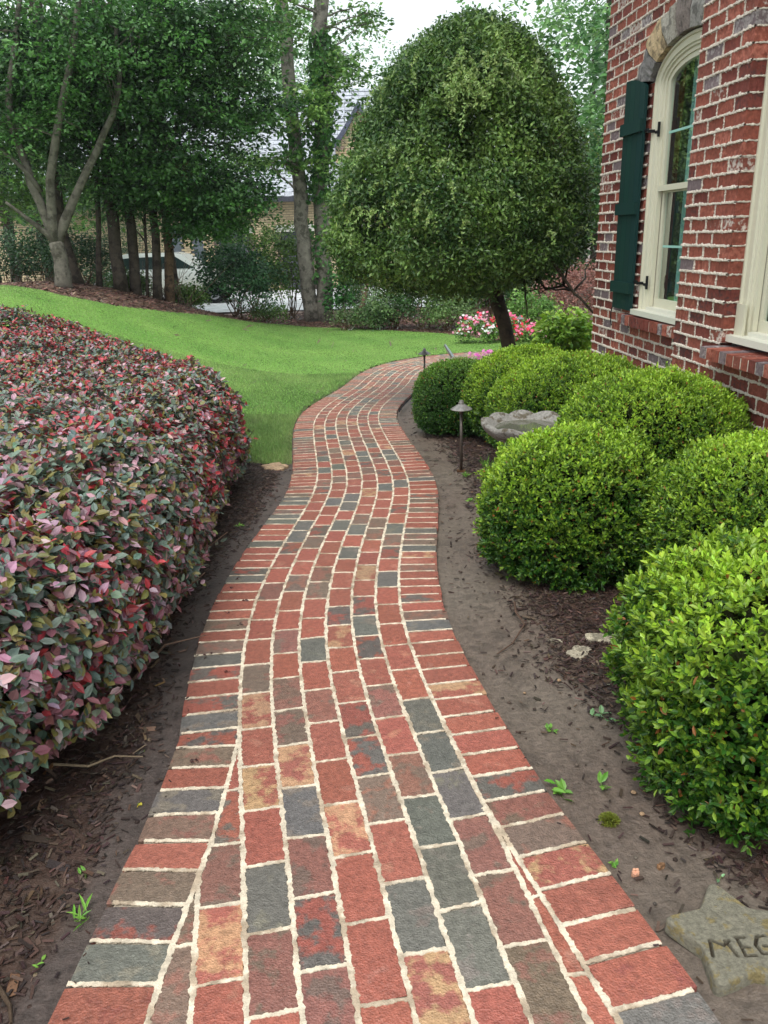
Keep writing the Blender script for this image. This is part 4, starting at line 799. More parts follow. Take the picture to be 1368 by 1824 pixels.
for i, (px, y, rx, h, lab) in enumerate([(668, 20.4, .5, .6, 'small grey green shrub right of the leaning dead branch'), (705, 20.3, .7, 1.15, 'grey green rounded shrub left of the clipped tree trunk'), (752, 20.2, .8, 1.35, 'broad dark evergreen shrub directly below the dome tree'), (798, 19.6, .6, .9, 'low mid green shrub behind the far end of the lawn'), (835, 20.4, .9, 1.9, 'tall dark evergreen shrub behind the leaning trunk'), (735, 23, 1.2, 2.2, 'dark tall evergreen mass behind the low shrubs'), (880, 21.5, 1.1, 2.0, 'dark evergreen shrub behind the flower bed'), (640, 23.5, .7, 1.0, 'low shrub beside the neighbour driveway')]):
    x = at(px, 560, y)[0]; bush(lab, x, y, rx, h, (34, 66, 40) if 'dark' in lab else (58, 92, 56), (84, 122, 66) if 'dark' in lab else (128, 158, 96), .075, 70, 38, kk=i + 6, rad=.25)
for i, (px, y, rx, h, lab) in enumerate([(150, 33.5, 2.4, 4.2, 'tall dark evergreen mass beyond the left trunks'), (235, 34.5, 1.8, 3.6, 'dark evergreen mass behind the parked car'), (20, 20.5, 1.3, 1.7, 'dense dark evergreen shrub at the left edge behind the mulch'), (75, 20.2, 1.0, 1.5, 'dense dark evergreen shrub just left of the pale barked trunk'), (150, 19.5, .8, 1.3, 'dark low shrub right of the pale barked trunk'), (190, 22, .9, 1.2, 'dark shrub behind the slim trunks'), (330, 20, .45, .45, 'small light green shrub at the foot of the brown trunk'), (232, 19.4, .35, .4, 'small green plant at the foot of the leaning trunks')]):
    x = at(px, 500, y)[0]; bush(lab, x, y, rx, h, (32, 62, 40) if 'dark' in lab else (66, 100, 50), (72, 108, 60) if 'dark' in lab else (120, 150, 76), .085, 70, 38, kk=i + 12, rad=.26)
bush('bright green whorled leaf shrub by the house corner', 2.86, 12.2, .44, .98, (84, 134, 40), (182, 214, 80), .11, 60, 40, kk=3, rad=.16, group='shrubs by the house')
bush('round mid green shrub behind the far path light', 3.4, 17.6, .62, 1.05, (66, 112, 46), (134, 176, 84), .07, 90, 44, kk=8, rad=.18, group='shrubs by the house')
bush('mounded reddish brown lace leaf maple beside the house corner', 4.9, 20.0, 1.1, 1.5, (128, 84, 76), (176, 130, 116), .07, 130, 44, kk=9, rad=.25, name='lace_leaf_maple', group='shrubs by the house')
# twigs: bare brush by the car, leaning dead branch
bb = MB(); 
for j in range(40):
    x = at(300 + RNG.normal() * 22, 540, 19.6)[0]; q = np.array([x, 19.5, gz(x, 19.5)]); e_ = q + np.array([RNG.normal() * .45, RNG.normal() * .2, RNG.uniform(.3, .95)]); P, rr = limb(q, e_, .010, .004, 5, .6); bb.tube(P, rr, lin(112, 94, 82), 4)
tag(bb.build('bare_twigs', M_bark), 'leafless brown brush in front of the parked car', 'bare shrub')
bb = MB(); P, rr = limb((at(634, 590, 21)[0], 21, -.75), at(655, 505, 21), .075, .05, 7, .4); bb.tube(P, rr, list(lin(126, 100, 84)) + [.4], 8, .05); P2, r2 = limb(at(648, 530, 21), at(640, 500, 21), .03, .012, 5, .4); bb.tube(P2, r2, lin(120, 96, 82), 6)
tag(bb.build('leaning_dead_branch', M_bark), 'leaning bare brown trunk right of the twin trunked tree', 'dead trunk')
#BACK
# ---------------------------------------------------------------- neighbour's driveway, house and car
dv = MB(); q = [(-30, 26.2), (-14, 26.6), (-6, 26.6), (-2, 26.4), (2.5, 26.2), (4, 30), (4, 36.9), (-30, 36.9)]
dv.add([(x, y, -.73 + .006) for x, y in q], [tuple(range(8))], lin(196, 198, 200)); M_conc = mat('concrete', .8, .2, bump=.3, bscale=12, rn=2)
struct(dv.build('driveway', M_conc))
nh = thing('neighbour_house', 'beige brick house with grey shingle roofs and dark garage doors seen through the trees', 'house', (-4, 37, -.73))
def tiles(mb, a, b, c, d, rows, col=(172, 176, 184)):     # a-b eave edge, d-c ridge edge
    a, b, c, d = (np.array(v, float) for v in (a, b, c, d)); nrm = unit(np.cross(b - a, d - a)); nrm = nrm if nrm[2] > 0 else -nrm
    for i in range(rows):
        t0, t1 = i / rows, (i + 1) / rows; L0, L1, R0, R1 = a + (d - a) * t0, a + (d - a) * t1, b + (c - b) * t0, b + (c - b) * t1; m = max(1, int(np.linalg.norm(R0 - L0) / .32))
        for j in range(m):
            if random.random() < .5 and m > 1: up_ = .02
            else: up_ = .05
            f0, f1 = j / m, (j + .97) / m; p = [L0 + (R0 - L0) * f0, L0 + (R0 - L0) * f1, L1 + (R1 - L1) * f1, L1 + (R1 - L1) * f0]; k_ = random.uniform(.85, 1.1)
            mb.add([p[0] + nrm * up_, p[1] + nrm * up_, p[2] + nrm * .004, p[3] + nrm * .004, p[0] - nrm * .02, p[1] - nrm * .02], [(0, 1, 2, 3), (4, 5, 1, 0)], [v * k_ for v in lin(*col)])
BG = lin(206, 186, 152)
def bwall(mb, x0, x1, z0, z1, y, gaps=()):
    rows = int((z1 - z0) / .1); 
    for r in range(rows):
        za = z0 + r * .1; x = x0 - (.14 if r % 2 else 0)
        while x < x1:
            a, b = max(x, x0), min(x + .265, x1); x += .28
            if b - a < .04 or any(g0 < (a + b) / 2 < g1 and h0 < za + .05 < h1 for g0, g1, h0, h1 in gaps): continue
            k_ = random.uniform(.75, 1.1); mb.box(((a + b) / 2, y, za + .047), ((b - a) / 2, .03, .041), [v * k_ for v in BG])
    return
Y0 = 37.0; ex0, ex1 = -19, 4.6; ez = float(at(520, 350, 36.4)[2]); gar = [(at(388, 450, Y0)[0], at(448, 450, Y0)[0], -.73, 1.75), (at(500, 450, Y0)[0], at(556, 450, Y0)[0], -.73, 1.75), (at(612, 450, Y0)[0], at(668, 450, Y0)[0], -.73, 1.75), (at(300, 430, Y0)[0], at(325, 430, Y0)[0], .3, 2.0), (at(340, 430, Y0)[0], at(362, 430, Y0)[0], .3, 2.0)]
b = MB(); bwall(b, ex0, ex1, -.73, ez, Y0, gar); b.box(((ex0 + ex1) / 2, Y0 + .3, (ez - .73) / 2 + .02), ((ex1 - ex0) / 2, .05, (ez + .73) / 2), lin(120, 112, 98)); b.build('wall', M_plain, nh)
for i, (x0, x1, z0, z1) in enumerate(gar):
    b = MB()
    if i < 3:
        for r in range(5): b.box(((x0 + x1) / 2, Y0 + .12, z0 + (z1 - z0) * (r + .5) / 5), ((x1 - x0) / 2, .03, (z1 - z0) / 10 - .012), lin(84, 84, 96))
        b.box(((x0 + x1) / 2, Y0 + .16, (z0 + z1) / 2), ((x1 - x0) / 2, .02, (z1 - z0) / 2), lin(46, 46, 54)); o = b.build('garage_door', M_plain, nh)
        t = MB(); t.box(((x0 + x1) / 2, Y0 - .03, z1 + .14), ((x1 - x0) / 2 + .15, .06, .14), lin(206, 204, 196)); 
        for s_i in (x0 - .05, x1 + .05): t.box((s_i, Y0 - .02, (z0 + z1) / 2), (.07, .05, (z1 - z0) / 2), lin(96, 84, 78))
        t.build('trim', M_plain, o)
    else:
        b.box(((x0 + x1) / 2, Y0 + .05, (z0 + z1) / 2), ((x1 - x0) / 2, .02, (z1 - z0) / 2), lin(96, 104, 112)); o = b.build('window', M_dark, nh)
b = MB(); rz = float(at(560, 160, 43)[2]); tiles(b, (ex0 - .4, 36.4, ez), (ex1 + .3, 36.4, ez), (ex1 + .3, 43, rz), (ex0 - .4, 43, rz), 26)
b.box(((ex0 + ex1) / 2, 36.38, ez - .1), ((ex1 - ex0) / 2 + .3, .05, .1), lin(70, 72, 80)); b.box(((ex0 + ex1) / 2, 36.7, ez - .16), ((ex1 - ex0) / 2, .3, .02), lin(90, 88, 84))
b.add([(ex0, 43, rz), (ex1, 43, rz), (ex1, 49, ez), (ex0, 49, ez)], [(0, 1, 2, 3)], lin(150, 154, 160)); b.build('roof', M_roof, nh)
# gabled wing rising through the roof
gy = 38.2; gL = at(597, 254, gy); gA = at(638, 184, gy); gB_ = at(594, 300, gy); xr = 2 * gA[0] - gL[0]
b = MB(); zz = np.arange(float(at(600, 300, gy)[2]) - .5, gA[2], .1)
for r, za in enumerate(zz):
    t = np.clip((za + .1 - gL[2]) / (gA[2] - gL[2]), 0, 1); t = t ** .85; x0, x1 = gL[0] + (gA[0] - gL[0]) * t, xr + (gA[0] - xr) * t; x = x0 - (.14 if r % 2 else 0)
    while x < x1:
        a, c = max(x, x0), min(x + .265, x1); x += .28
        if c - a > .04: b.box(((a + c) / 2, gy, za + .047), ((c - a) / 2, .03, .041), [v * random.uniform(.8, 1.1) for v in BG])
b.add([(gL[0], gy + .06, zz[0]), (xr, gy + .06, zz[0]), (xr, gy + .06, gL[2]), (gA[0], gy + .06, gA[2]), (gL[0], gy + .06, gL[2])], [(0, 1, 2, 3, 4)], lin(150, 140, 120)); b.build('gable', M_plain, nh)
b = MB()
for sx, xe in ((-1, gL[0]), (1, xr)):
    n = 9; t = np.linspace(-.10, 1, n); X_ = xe + (gA[0] - xe) * t; Z_ = gL[2] + (gA[2] - gL[2]) * (np.clip(t, 0, 1) ** 1.18) + np.where(t < 0, -.02, 0)
    V = np.concatenate([np.c_[X_, np.full(n, y_), Z_ + dz] for y_ in (gy - .3,) for dz in (-.22, .1)]); i = np.arange(n - 1); b.add(V, np.stack([i, i + 1, i + n + 1, i + n], -1), lin(84, 88, 104))
    V = np.concatenate([np.c_[X_, np.full(n, y_), Z_ + .1] for y_ in (gy - .3, gy + 8)]); b.add(V, np.stack([i, i + 1, i + n + 1, i + n], -1), lin(150, 154, 164))
    V = np.concatenate([np.c_[X_, np.full(n, y_), Z_ - .22] for y_ in (gy - .3, gy)]); b.add(V, np.stack([i, i + 1, i + n + 1, i + n], -1), lin(100, 100, 104))
b.build('roof', M_roof, nh)
# parked car, side on, nose to the right
cx0, cy0 = -7.7, 31.3; car = thing('parked_car', 'pale silver car parked on the neighbour driveway behind the tree trunks', 'car', (cx0, cy0, -.72))
b = MB(); SV = lin(206, 212, 208); LW = lin(176, 178, 164)  # LW: greenish beige reflection painted into the lower body colour
prof = [(-2.45, .45), (-2.5, .85), (-2.4, 1.12), (-2.28, 1.2), (-1.7, 1.22), (1.0, 1.2), (2.1, 1.08), (2.55, .9), (2.62, .55), (2.55, .38), (2.1, .36), (1.95, .62), (1.65, .76), (1.35, .62), (1.2, .34), (-1.2, .34), (-1.35, .62), (-1.65, .76), (-1.95, .62), (-2.1, .38)]
n = len(prof); V = []
for sx in (-1, -.93, .93, 1):
    for (x, z) in prof: V.append((cx0 + x, cy0 + sx * (.98 if abs(sx) == 1 else 1.0) * (.98 if z < 1 else .92), -.72 + z))
F = []
for r in range(3):
    for j in range(n): F.append((r * n + j, r * n + (j + 1) % n, (r + 1) * n + (j + 1) % n, (r + 1) * n + j))
F += [tuple(range(n)), tuple(range(4 * n - 1, 3 * n - 1, -1))]
b.add(V, F, [SV if z > 1.0 else LW for _ in range(4) for (x, z) in prof]); b.build('body', M_car, car, smooth=False)
b = MB(); cab = [(-2.2, 1.2), (-2.0, 1.72), (-1.5, 1.84), (.2, 1.84), (.55, 1.76), (1.25, 1.18)]; m = len(cab); V = [(cx0 + x, cy0 + sx * (.9 - .16 * max(0, (z - 1.2)) / .64), -.72 + z) for sx in (-1, 1) for x, z in cab]
b.add(V, [(j, j + 1, m + j + 1, m + j) for j in range(m - 1)] + [tuple(range(m)), tuple(range(m, 2 * m))], SV); b.build('cabin', M_car, car)
for q in ([(-1.95, 1.28), (-1.83, 1.66), (-1.3, 1.70), (-1.3, 1.28)], [(-1.2, 1.28), (-1.2, 1.70), (-.35, 1.71), (-.35, 1.28)], [(-.25, 1.28), (-.25, 1.71), (.3, 1.70), (.98, 1.28)]):
    for sy in (-1, 1): b = MB(); b.add([(cx0 + x, cy0 + sy * (.915 - .16 * (z - 1.2) / .64 ), -.72 + z) for x, z in q], [(0, 1, 2, 3)], lin(30, 44, 44)); b.build('window', M_dark, car)
for x in (-1.65, 1.65):
    for sy in (-1, 1):
        b = MB(); b.tube([(cx0 + x, cy0 + sy * .98, -.72 + .36), (cx0 + x, cy0 + sy * .76, -.72 + .36)], .36, lin(28, 28, 30), 22); w = b.build('wheel', M_tyre, car)
        b = MB(); b.tube([(cx0 + x, cy0 + sy * 1.0, -.72 + .36), (cx0 + x, cy0 + sy * .9, -.72 + .36)], .22, lin(150, 152, 156), 14); b.build('rim', M_bronze, w)
for z, x, nm, cc in ((.86, 2.5, 'headlight', (220, 224, 226)), (.95, -2.43, 'tail_light', (150, 40, 40))):
    for sy in (-1, 1): b = MB(); b.box((cx0 + x, cy0 + sy * .86, -.72 + z), (.1, .12, .07), lin(*cc)); b.build(nm, M_car, car)
for x in (-1.05, .1): b = MB(); b.box((cx0 + x, cy0 - .99, -.72 + 1.06), (.1, .015, .018), lin(220, 222, 222)); b.build('door_handle', M_car, car)

#SMALL
# ---------------------------------------------------------------- path lights
def path_light(label, x, y, h, first=[None]):
    z = Hf(x, y)
    if first[0] is None:
        root = thing('path_light', label, 'path light', (0, 0, 0), 'mushroom path lights along the walk'); BZ = lin(92, 84, 78)
        b = MB(); b.tube([(0, 0, .0), (0, 0, .50)], .013, BZ, 10); b.lathe([(.0105, .49), (.017, .50), (.02, .53), (.017, .545)], (0, 0, 0), BZ, 12); b.build('stake', M_bronze, root, True)
        b = MB(); b.lathe([(.0, .534), (.078, .528), (.086, .530), (.087, .534), (.05, .558), (.024, .574), (.022, .59), (.018, .592), (.016, .604), (0, .606)], (0, 0, 0), lin(140, 136, 132), 26); b.build('cap', M_bronze, root)
        b = MB(); b.lathe([(0, .5), (.012, .505), (.013, .53)], (0, 0, 0), lin(210, 206, 190), 10); b.build('lamp_lens', M_plain, root)
        b = MB(); b.box((0, 0, .004), (.035, .022, .005), lin(116, 84, 62)); b.build('ground_plate', M_bronze, root); first[0] = root; o = root
    else:
        o = first[0].copy(); scene.collection.objects.link(o)
        for ch in list(first[0].children): c = ch.copy(); scene.collection.objects.link(c); c.parent = o
        o['label'] = label
    o.location = (x, y, z); o.scale = (1, 1, h / .606); return o
path_light('nearest bronze mushroom path light standing in the mud beside the shrubs', .645, 6.2, .59)
path_light('dark path light behind the farthest dark green shrub at the bend of the walk', .60, 10.5, .63)
path_light('farthest pale path light among the pink flowers', 2.86, 16.2, .62)

# ---------------------------------------------------------------- bird bath
bx, by = 1.02, 5.3; bz = Hf(bx, by) + .05; root = thing('bird_bath', 'weathered grey stone bird bath with a scalloped shell rim half hidden by the shrubs', 'bird bath', (bx, by, bz))
b = MB(); sc = list(lin(142, 138, 132)) + [.44]; s2 = list(lin(96, 88, 74)) + [.5]
def scal(Rr, Z, th):
    k_ = np.clip((Rr - .12) / .2, 0, 1); lob = np.abs(np.sin(th * 5)) ** .7; return Rr * (1 + .06 * k_ * (lob - .5)), Z + .03 * k_ * (lob - .6)
b.lathe([(.06, .30), (.10, .32), (.2, .38), (.29, .45), (.325, .49), (.325, .515), (.30, .52), (.27, .495), (.18, .44), (.08, .415), (0.001, .41)], (bx, by, bz), sc, 104, scal, c2=s2); b.build('basin', M_stone, root, True)
b = MB(); b.lathe([(.17, 0), (.17, .05), (.12, .08), (.075, .14), (.065, .2), (.08, .27), (.1, .32)], (bx, by, bz), sc, 20, c2=s2); b.build('pedestal', M_stone, root, True)
b = MB(); th = np.linspace(0, 2 * np.pi, 40, endpoint=False); b.add(np.c_[bx + .235 * np.cos(th), by + .235 * np.sin(th), np.full(40, bz + .476)], [tuple(range(40))], lin(96, 96, 84)); b.build('water', M_water, root)

# ---------------------------------------------------------------- star stepping stone
sx, sy = .807, 1.414; sz = Hf(sx, sy); b = MB(); nth, nr = 360, 110; th = np.linspace(0, 2 * np.pi, nth, endpoint=False)
def star_r(t):
    k_ = np.mod(t - R(88.5), R(72)); k_ = np.minimum(k_, R(72) - k_); A = np.array([.172, 0]); Bx = .100 * np.array([math.cos(R(36)), math.sin(R(36))]); e_ = Bx - A
    r = (A[0] * e_[1] - A[1] * e_[0]) / (np.cos(k_) * e_[1] - np.sin(k_) * e_[0]); return np.minimum(r, .162)
sr = star_r(th); 
for _ in range(14): sr = (np.roll(sr, 1) + sr * 2 + np.roll(sr, -1)) / 4
fr = np.linspace(0, 1, nr)
RR = fr[:, None] * sr[None]; XX = sx + RR * np.cos(th); YY = sy + RR * np.sin(th)
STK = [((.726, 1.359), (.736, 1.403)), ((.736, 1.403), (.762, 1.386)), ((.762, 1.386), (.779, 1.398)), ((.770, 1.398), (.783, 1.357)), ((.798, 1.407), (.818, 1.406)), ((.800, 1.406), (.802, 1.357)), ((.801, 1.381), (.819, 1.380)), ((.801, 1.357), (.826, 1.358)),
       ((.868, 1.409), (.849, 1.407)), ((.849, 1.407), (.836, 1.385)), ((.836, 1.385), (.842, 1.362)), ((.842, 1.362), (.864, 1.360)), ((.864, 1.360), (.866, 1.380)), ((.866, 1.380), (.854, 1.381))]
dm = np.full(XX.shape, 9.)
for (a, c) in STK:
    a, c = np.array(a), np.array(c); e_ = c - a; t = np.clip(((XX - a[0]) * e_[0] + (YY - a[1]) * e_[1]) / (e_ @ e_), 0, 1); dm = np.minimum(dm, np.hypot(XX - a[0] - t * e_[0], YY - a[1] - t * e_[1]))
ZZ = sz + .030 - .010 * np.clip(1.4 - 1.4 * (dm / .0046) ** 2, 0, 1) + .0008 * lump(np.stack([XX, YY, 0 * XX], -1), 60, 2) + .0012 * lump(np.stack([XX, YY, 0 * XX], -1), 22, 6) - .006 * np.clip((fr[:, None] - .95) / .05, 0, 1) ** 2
for (mx, my, a_, l_) in ((.76, 1.47, .9, .03), (.80, 1.46, 2.2, .035), (.79, 1.43, .3, .02)):
    u_ = (XX - mx) * math.cos(a_) + (YY - my) * math.sin(a_); v_ = -(XX - mx) * math.sin(a_) + (YY - my) * math.cos(a_); ZZ -= .004 * np.exp(-(v_ / .005) ** 2 - (u_ / l_) ** 2)
V = np.stack([XX, YY, ZZ], -1); sk = V[-1].copy(); sk[:, 2] = sz - .01; V = np.concatenate([V, sk[None]]); i = np.arange(nr)[:, None] * nth; j = np.arange(nth)[None]; j2 = (j + 1) % nth
cst = np.tile(list(lin(134, 129, 113)) + [.42], (nr + 1, nth, 1)); gm = np.clip(1.5 - dm / .0034, 0, 1)[..., None]; cst[:nr] = cst[:nr] * (1 - gm) + np.array(list(lin(70, 62, 50)) + [0]) * gm   # dirt in the letters, darkened to paint in the groove shade
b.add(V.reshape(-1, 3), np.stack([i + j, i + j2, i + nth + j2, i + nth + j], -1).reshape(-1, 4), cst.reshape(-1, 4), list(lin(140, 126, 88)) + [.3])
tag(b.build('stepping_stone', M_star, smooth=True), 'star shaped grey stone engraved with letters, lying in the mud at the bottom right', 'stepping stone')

# ---------------------------------------------------------------- flowers
def flowers(label, x, y, r_, h, cols, n=90, k=0):
    z = gz(x, y); root = thing('flower_bed_plant', label, 'flowers', (x, y, z), 'pink and white annuals by the far walk'); lf = MB(); d = sph(n, -.1); C = np.array([x, y, z + h * .3]) + d * np.array([r_, r_ * .6, h * .65]) * RNG.uniform(.7, 1, (n, 1))
    spray(lf, C, 22, .1, .04, .06, (60, 110, 50), (140, 180, 90), .1, k, .4); lf.build('foliage', M_leaf, root); pt = MB()
    for j in range(int(n * 2.3)):
        c = C[RNG.integers(n)] + RNG.normal(size=3) * .05 + [0, -.03, .08]; cc = np.array(lin(*random.choice(cols))); a = np.arange(5) * 1.257 + RNG.uniform(0, 6); nn_ = unit(np.array([RNG.normal() * .5, -.7, .8]) + RNG.normal(size=3) * .3); u = unit(np.cross(nn_, [1, 0, .2])); v = np.cross(nn_, u)
        leaves(pt, np.tile(c, (5, 1)), np.cos(a)[:, None] * u + np.sin(a)[:, None] * v, np.tile(nn_, (5, 1)), 0.036, .034, np.tile(cc, (5, 1)), .05)
    pt.build('blossom', M_petal, root)
PK, RD, WH, LP = (238, 120, 160), (232, 60, 84), (238, 240, 238), (240, 170, 196)
flowers('mound of pink, red and white flowers left of the leaning trunk', 2.16, 17.0, .5, .55, [PK, RD, WH, LP, WH, LP], 90, 1)
flowers('mound of coral and white flowers just right of the leaning trunk', 2.75, 17.0, .5, .6, [RD, RD, PK, WH], 80, 2)
flowers('bright pink flower cluster in front of the green shrubs', 2.95, 15.85, .34, .42, [PK, PK, LP, RD], 60, 3)
flowers('low magenta flowers peeking over the farthest shrub at the trunk foot', 1.75, 13.35, .28, .14, [(222, 110, 190), (236, 150, 206)], 16, 4)
# grey metal strip and black edging
b = MB(); p0 = at(806, 636, 13.6); p1 = at(792, 614, 13.6); b.tube([p0, (np.array(p0) + p1) / 2, p1], [.035, .03, .022], lin(150, 162, 160), 4)
tag(b.build('metal_strip', M_bronze), 'thin grey metal strip sticking up at a slant beside the far walk', 'metal strip')
b = MB(); s_e = np.linspace(9.35, 11.7, 40); o_e = BR(s_e) + BW + .03 + .05 * np.sin((s_e - 9.35) * 1.35); q = P3(s_e, o_e, .035); b.tube(q, .009, lin(26, 26, 28), 6)
tag(b.build('garden_edging', M_tyre), 'thin black plastic edging curving along the walk before the farthest shrub', 'edging')
#LITTER
# ---------------------------------------------------------------- mulch, pebbles, twigs, weeds
def scatter_xy(n, box, f):
    x = RNG.uniform(box[0], box[1], n); y = RNG.uniform(box[2], box[3], n); s, o = so_of(x, y); e = np.where(o > 0, o - BR(s) - BW, -o - BL(s) - BW); ok = f(x, y, s, o, e); return x[ok], y[ok], e[ok]
mc_ = MB()
def chips(x, y, L, cols, dz=.0):
    n = len(x); a = RNG.uniform(0, 6.28, n); P = np.stack([x, y, gl(x, y) + dz + RNG.uniform(0.001, .011, n)], -1); D = unit(np.c_[np.cos(a), np.sin(a), RNG.normal(size=n) * .22]); Sd = unit(np.cross(D, np.c_[RNG.normal(size=(n, 2)) * .3, np.ones(n)])); Up = np.cross(Sd, D)
    l = L * RNG.uniform(.3, 1.3, n)[:, None]; w = (l * RNG.uniform(.12, .4, (n, 1))); t = .0022
    V = np.stack([P - D * l * .5 - Sd * w * .3, P - D * l * .45 + Sd * w * .5, P + D * l * .5 + Sd * w * .3, P + D * l * .42 - Sd * w * .5], 1); V2 = V + (Up * t)[:, None]; V = np.concatenate([V, V2], 1).reshape(-1, 3)
    F = (np.arange(n)[:, None, None] * 8 + np.array([[4, 5, 6, 7], [0, 1, 5, 4], [1, 2, 6, 5], [2, 3, 7, 6], [3, 0, 4, 7]])[None]).reshape(-1, 4); c = np.array([lin(*q) for q in cols])[RNG.integers(len(cols), size=n)]; mc_.add(V, F, np.repeat(jit(c, .25), 8, 0))
MCOL = [(52, 38, 34), (64, 48, 42), (44, 34, 30), (78, 60, 50), (60, 42, 40), (92, 76, 66)]
hedgeok = lambda x, y: ~inpoly(x, y, HC + (HEDGE - HC) * .94)
x, y, e = scatter_xy(60000, (.1, 2.4, .9, 5), lambda x, y, s, o, e: (o > 0) & (RNG.random(len(x)) < S((e - .22 - .1 * lump(np.c_[x, y, 0 * x], 3.1, 2)) / .3) + .03) & (e > .02)); chips(x, y, .026, MCOL)
x, y, e = scatter_xy(22000, (.0, 2.6, 5, 9.5), lambda x, y, s, o, e: (o > 0) & (RNG.random(len(x)) < S((e - .15) / .2) + .05) & (e > .03)); chips(x, y, .045, MCOL)
x, y, e = scatter_xy(30000, (-1.8, -.4, .8, 6.7), lambda x, y, s, o, e: (o < 0) & (RNG.random(len(x)) < S((e - .03) / .16) + .05) & (e > .01)); chips(x, y, .028, MCOL)
x, y, e = scatter_xy(260, (-1.7, -.7, 1.0, 3.2), lambda x, y, s, o, e: (o < 0) & (e > .12)); chips(x, y, .075, MCOL + [(120, 96, 74)])
x, y, e = scatter_xy(14000, (-1.1, 1.0, .9, 7), lambda x, y, s, o, e: (e < -.004) & (e > -.07) & (RNG.random(len(x)) < np.exp((e + .004) / .018) * .5)); chips(x, y, .012, MCOL, dz=.026)
x, y, e = scatter_xy(500, (.5, 2.0, 1.2, 4.2), lambda x, y, s, o, e: (o > 0) & (e > .3)); chips(x, y, .06, MCOL)
n = 60000; x = RNG.uniform(-13, 4, n); y = RNG.uniform(15, 25.5, n); ok = ~inpoly(x, y, LAWN) & ((y > 16.5) | (x < -4)); x, y = x[ok], y[ok]; chips(x, y, .13, [(110, 80, 70), (92, 66, 58), (138, 112, 96), (120, 92, 80), (76, 56, 50)])
tag(mc_.build('wood_mulch', M_chip), kind='stuff', label='dark brown shredded wood mulch over the beds', cat='mulch')
pb_ = MB()
for (box, m, c) in (((-1.5, -.6, 1.0, 5.5), 260, [(70, 54, 48), (58, 46, 42), (88, 72, 64)]), ((.3, 1.6, 1.0, 5.5), 320, [(84, 70, 62), (64, 52, 46), (104, 92, 82)]), ((-1.3, -.7, 1.1, 2.6), 34, [(104, 92, 84), (146, 128, 104), (80, 72, 68)]), ((.5, 1.3, 1.2, 3.2), 22, [(120, 110, 98), (170, 140, 110), (90, 82, 76)])):
    x, y, e = scatter_xy(m * 3, box, lambda x, y, s, o, e: e > .04)
    for a, b_ in list(zip(x, y))[:m]:
        d = sph(26); d = d[d[:, 2].argsort()]; rr = random.uniform(.003, .009); s_i = 8; pr = [(0.01, -.4), (.8, -.2), (1, .1), (.75, .5), (.02, .7)]; cc = random.choice(c); pb_.lathe([(p * rr * random.uniform(.85, 1.15), q * rr) for p, q in pr], (a, b_, float(gl(a, b_)) + rr * .3), lin(*cc), 9)
tag(pb_.build('pebbles', M_stone, smooth=True), kind='stuff', label='small pebbles scattered in the beds', cat='pebbles')
def twig(label, pts, r_, c=(96, 76, 64)):
    b = MB(); P = np.array([(x, y, float(gl(x, y)) + z) for x, y, z in pts]); b.tube(P, np.linspace(r_, r_ * .4, len(P)), lin(*c), 6, .1); tag(b.build('twig', M_bark), label, 'twig', 'twigs lying in the beds')
twig('curved thin twig on the mud left of the lone round boxwood', [(.62, 3.45, .01), (.60, 3.30, .03), (.62, 3.18, .02), (.54, 3.02, .012), (.46, 2.94, .008)], .006)
twig('stiff dark twig at the lower left corner of the mulch', [(-.97, 1.42, .01), (-.93, 1.36, .02), (-.88, 1.31, .015), (-.86, 1.27, .01)], .008, (80, 66, 54))
twig('pale dry twig poking out below the purple hedge', [(-1.1, 2.15, .06), (-.98, 2.13, .07), (-.92, 2.20, .06), (-.83, 2.21, .05)], .005, (134, 118, 96))
twig('thin black twig upright under the nearest shrub', [(.98, 2.06, .10), (.93, 1.95, .03), (.90, 1.84, .008)], .0035, (34, 30, 28))
def weed(label, x, y, n, L, c=((88, 140, 50), (140, 190, 80)), w=.45, up_=.6, name='weed'):
    z = float(gl(x, y)); b = MB(); a = RNG.uniform(0, 6.28, n); P = np.c_[x + RNG.normal(size=n) * L * .25, y + RNG.normal(size=n) * L * .25, np.full(n, z) + RNG.uniform(0, .012, n)]; D = np.c_[np.cos(a), np.sin(a), RNG.uniform(.1, 1.2, n) * up_]
    leaves(b, P, D, RNG.normal(size=(n, 3)) * .3 + [0, 0, 1], L * RNG.uniform(.6, 1.2, n), L * w, jit(mixc(lin(*c[0]), lin(*c[1]), RNG.random(n)), .1), .15, True)
    for i in range(min(n, 6)): b.tube([(x, y, z - .004), P[i] + [0, 0, .004]], .0012, lin(110, 130, 70), 4)
    return tag(b.build(name, M_leaf), label, 'weed', 'weeds in the beds')
weed('bright green broad leaf weed against the right border bricks', .525, 2.02, 9, .045)
weed('small two leaf weed near the top of the mud strip', .76, 2.42, 5, .045, ((90, 140, 90), (150, 190, 140)))
weed('single green leafy weed in the middle of the grey mud', .66, 2.02, 5, .04)
weed('fine sprig weed beside the red brick border', .565, 2.36, 9, .025)
weed('small pair of pale leaves right of the mud strip above the star stone', .85, 1.62, 3, .02, ((120, 170, 120), (160, 200, 150)))
weed('tiny green sprout at the right border brick edge', .595, 1.70, 7, .018)
weed('feathery sprig at the bottom right below the star stone', .86, 1.25, 16, .022, ((100, 140, 90), (150, 180, 130)), up_=1.2)
weed('thin grassy weed at the lower left corner of the left bed', -.80, 1.56, 9, .05, w=.16, up_=1.2)
weed('tiny seedling in the left bed near the bottom', -.86, 1.42, 3, .02); weed('tiny seedling in the left bed higher up', -.86, 1.72, 3, .02)
weed('low grass tuft at the foot of the nearest path light', .66, 6.0, 26, .05, w=.12, up_=1.6); weed('wispy grass tuft right of the nearest path light', .86, 6.25, 24, .08, w=.07, up_=2.2)
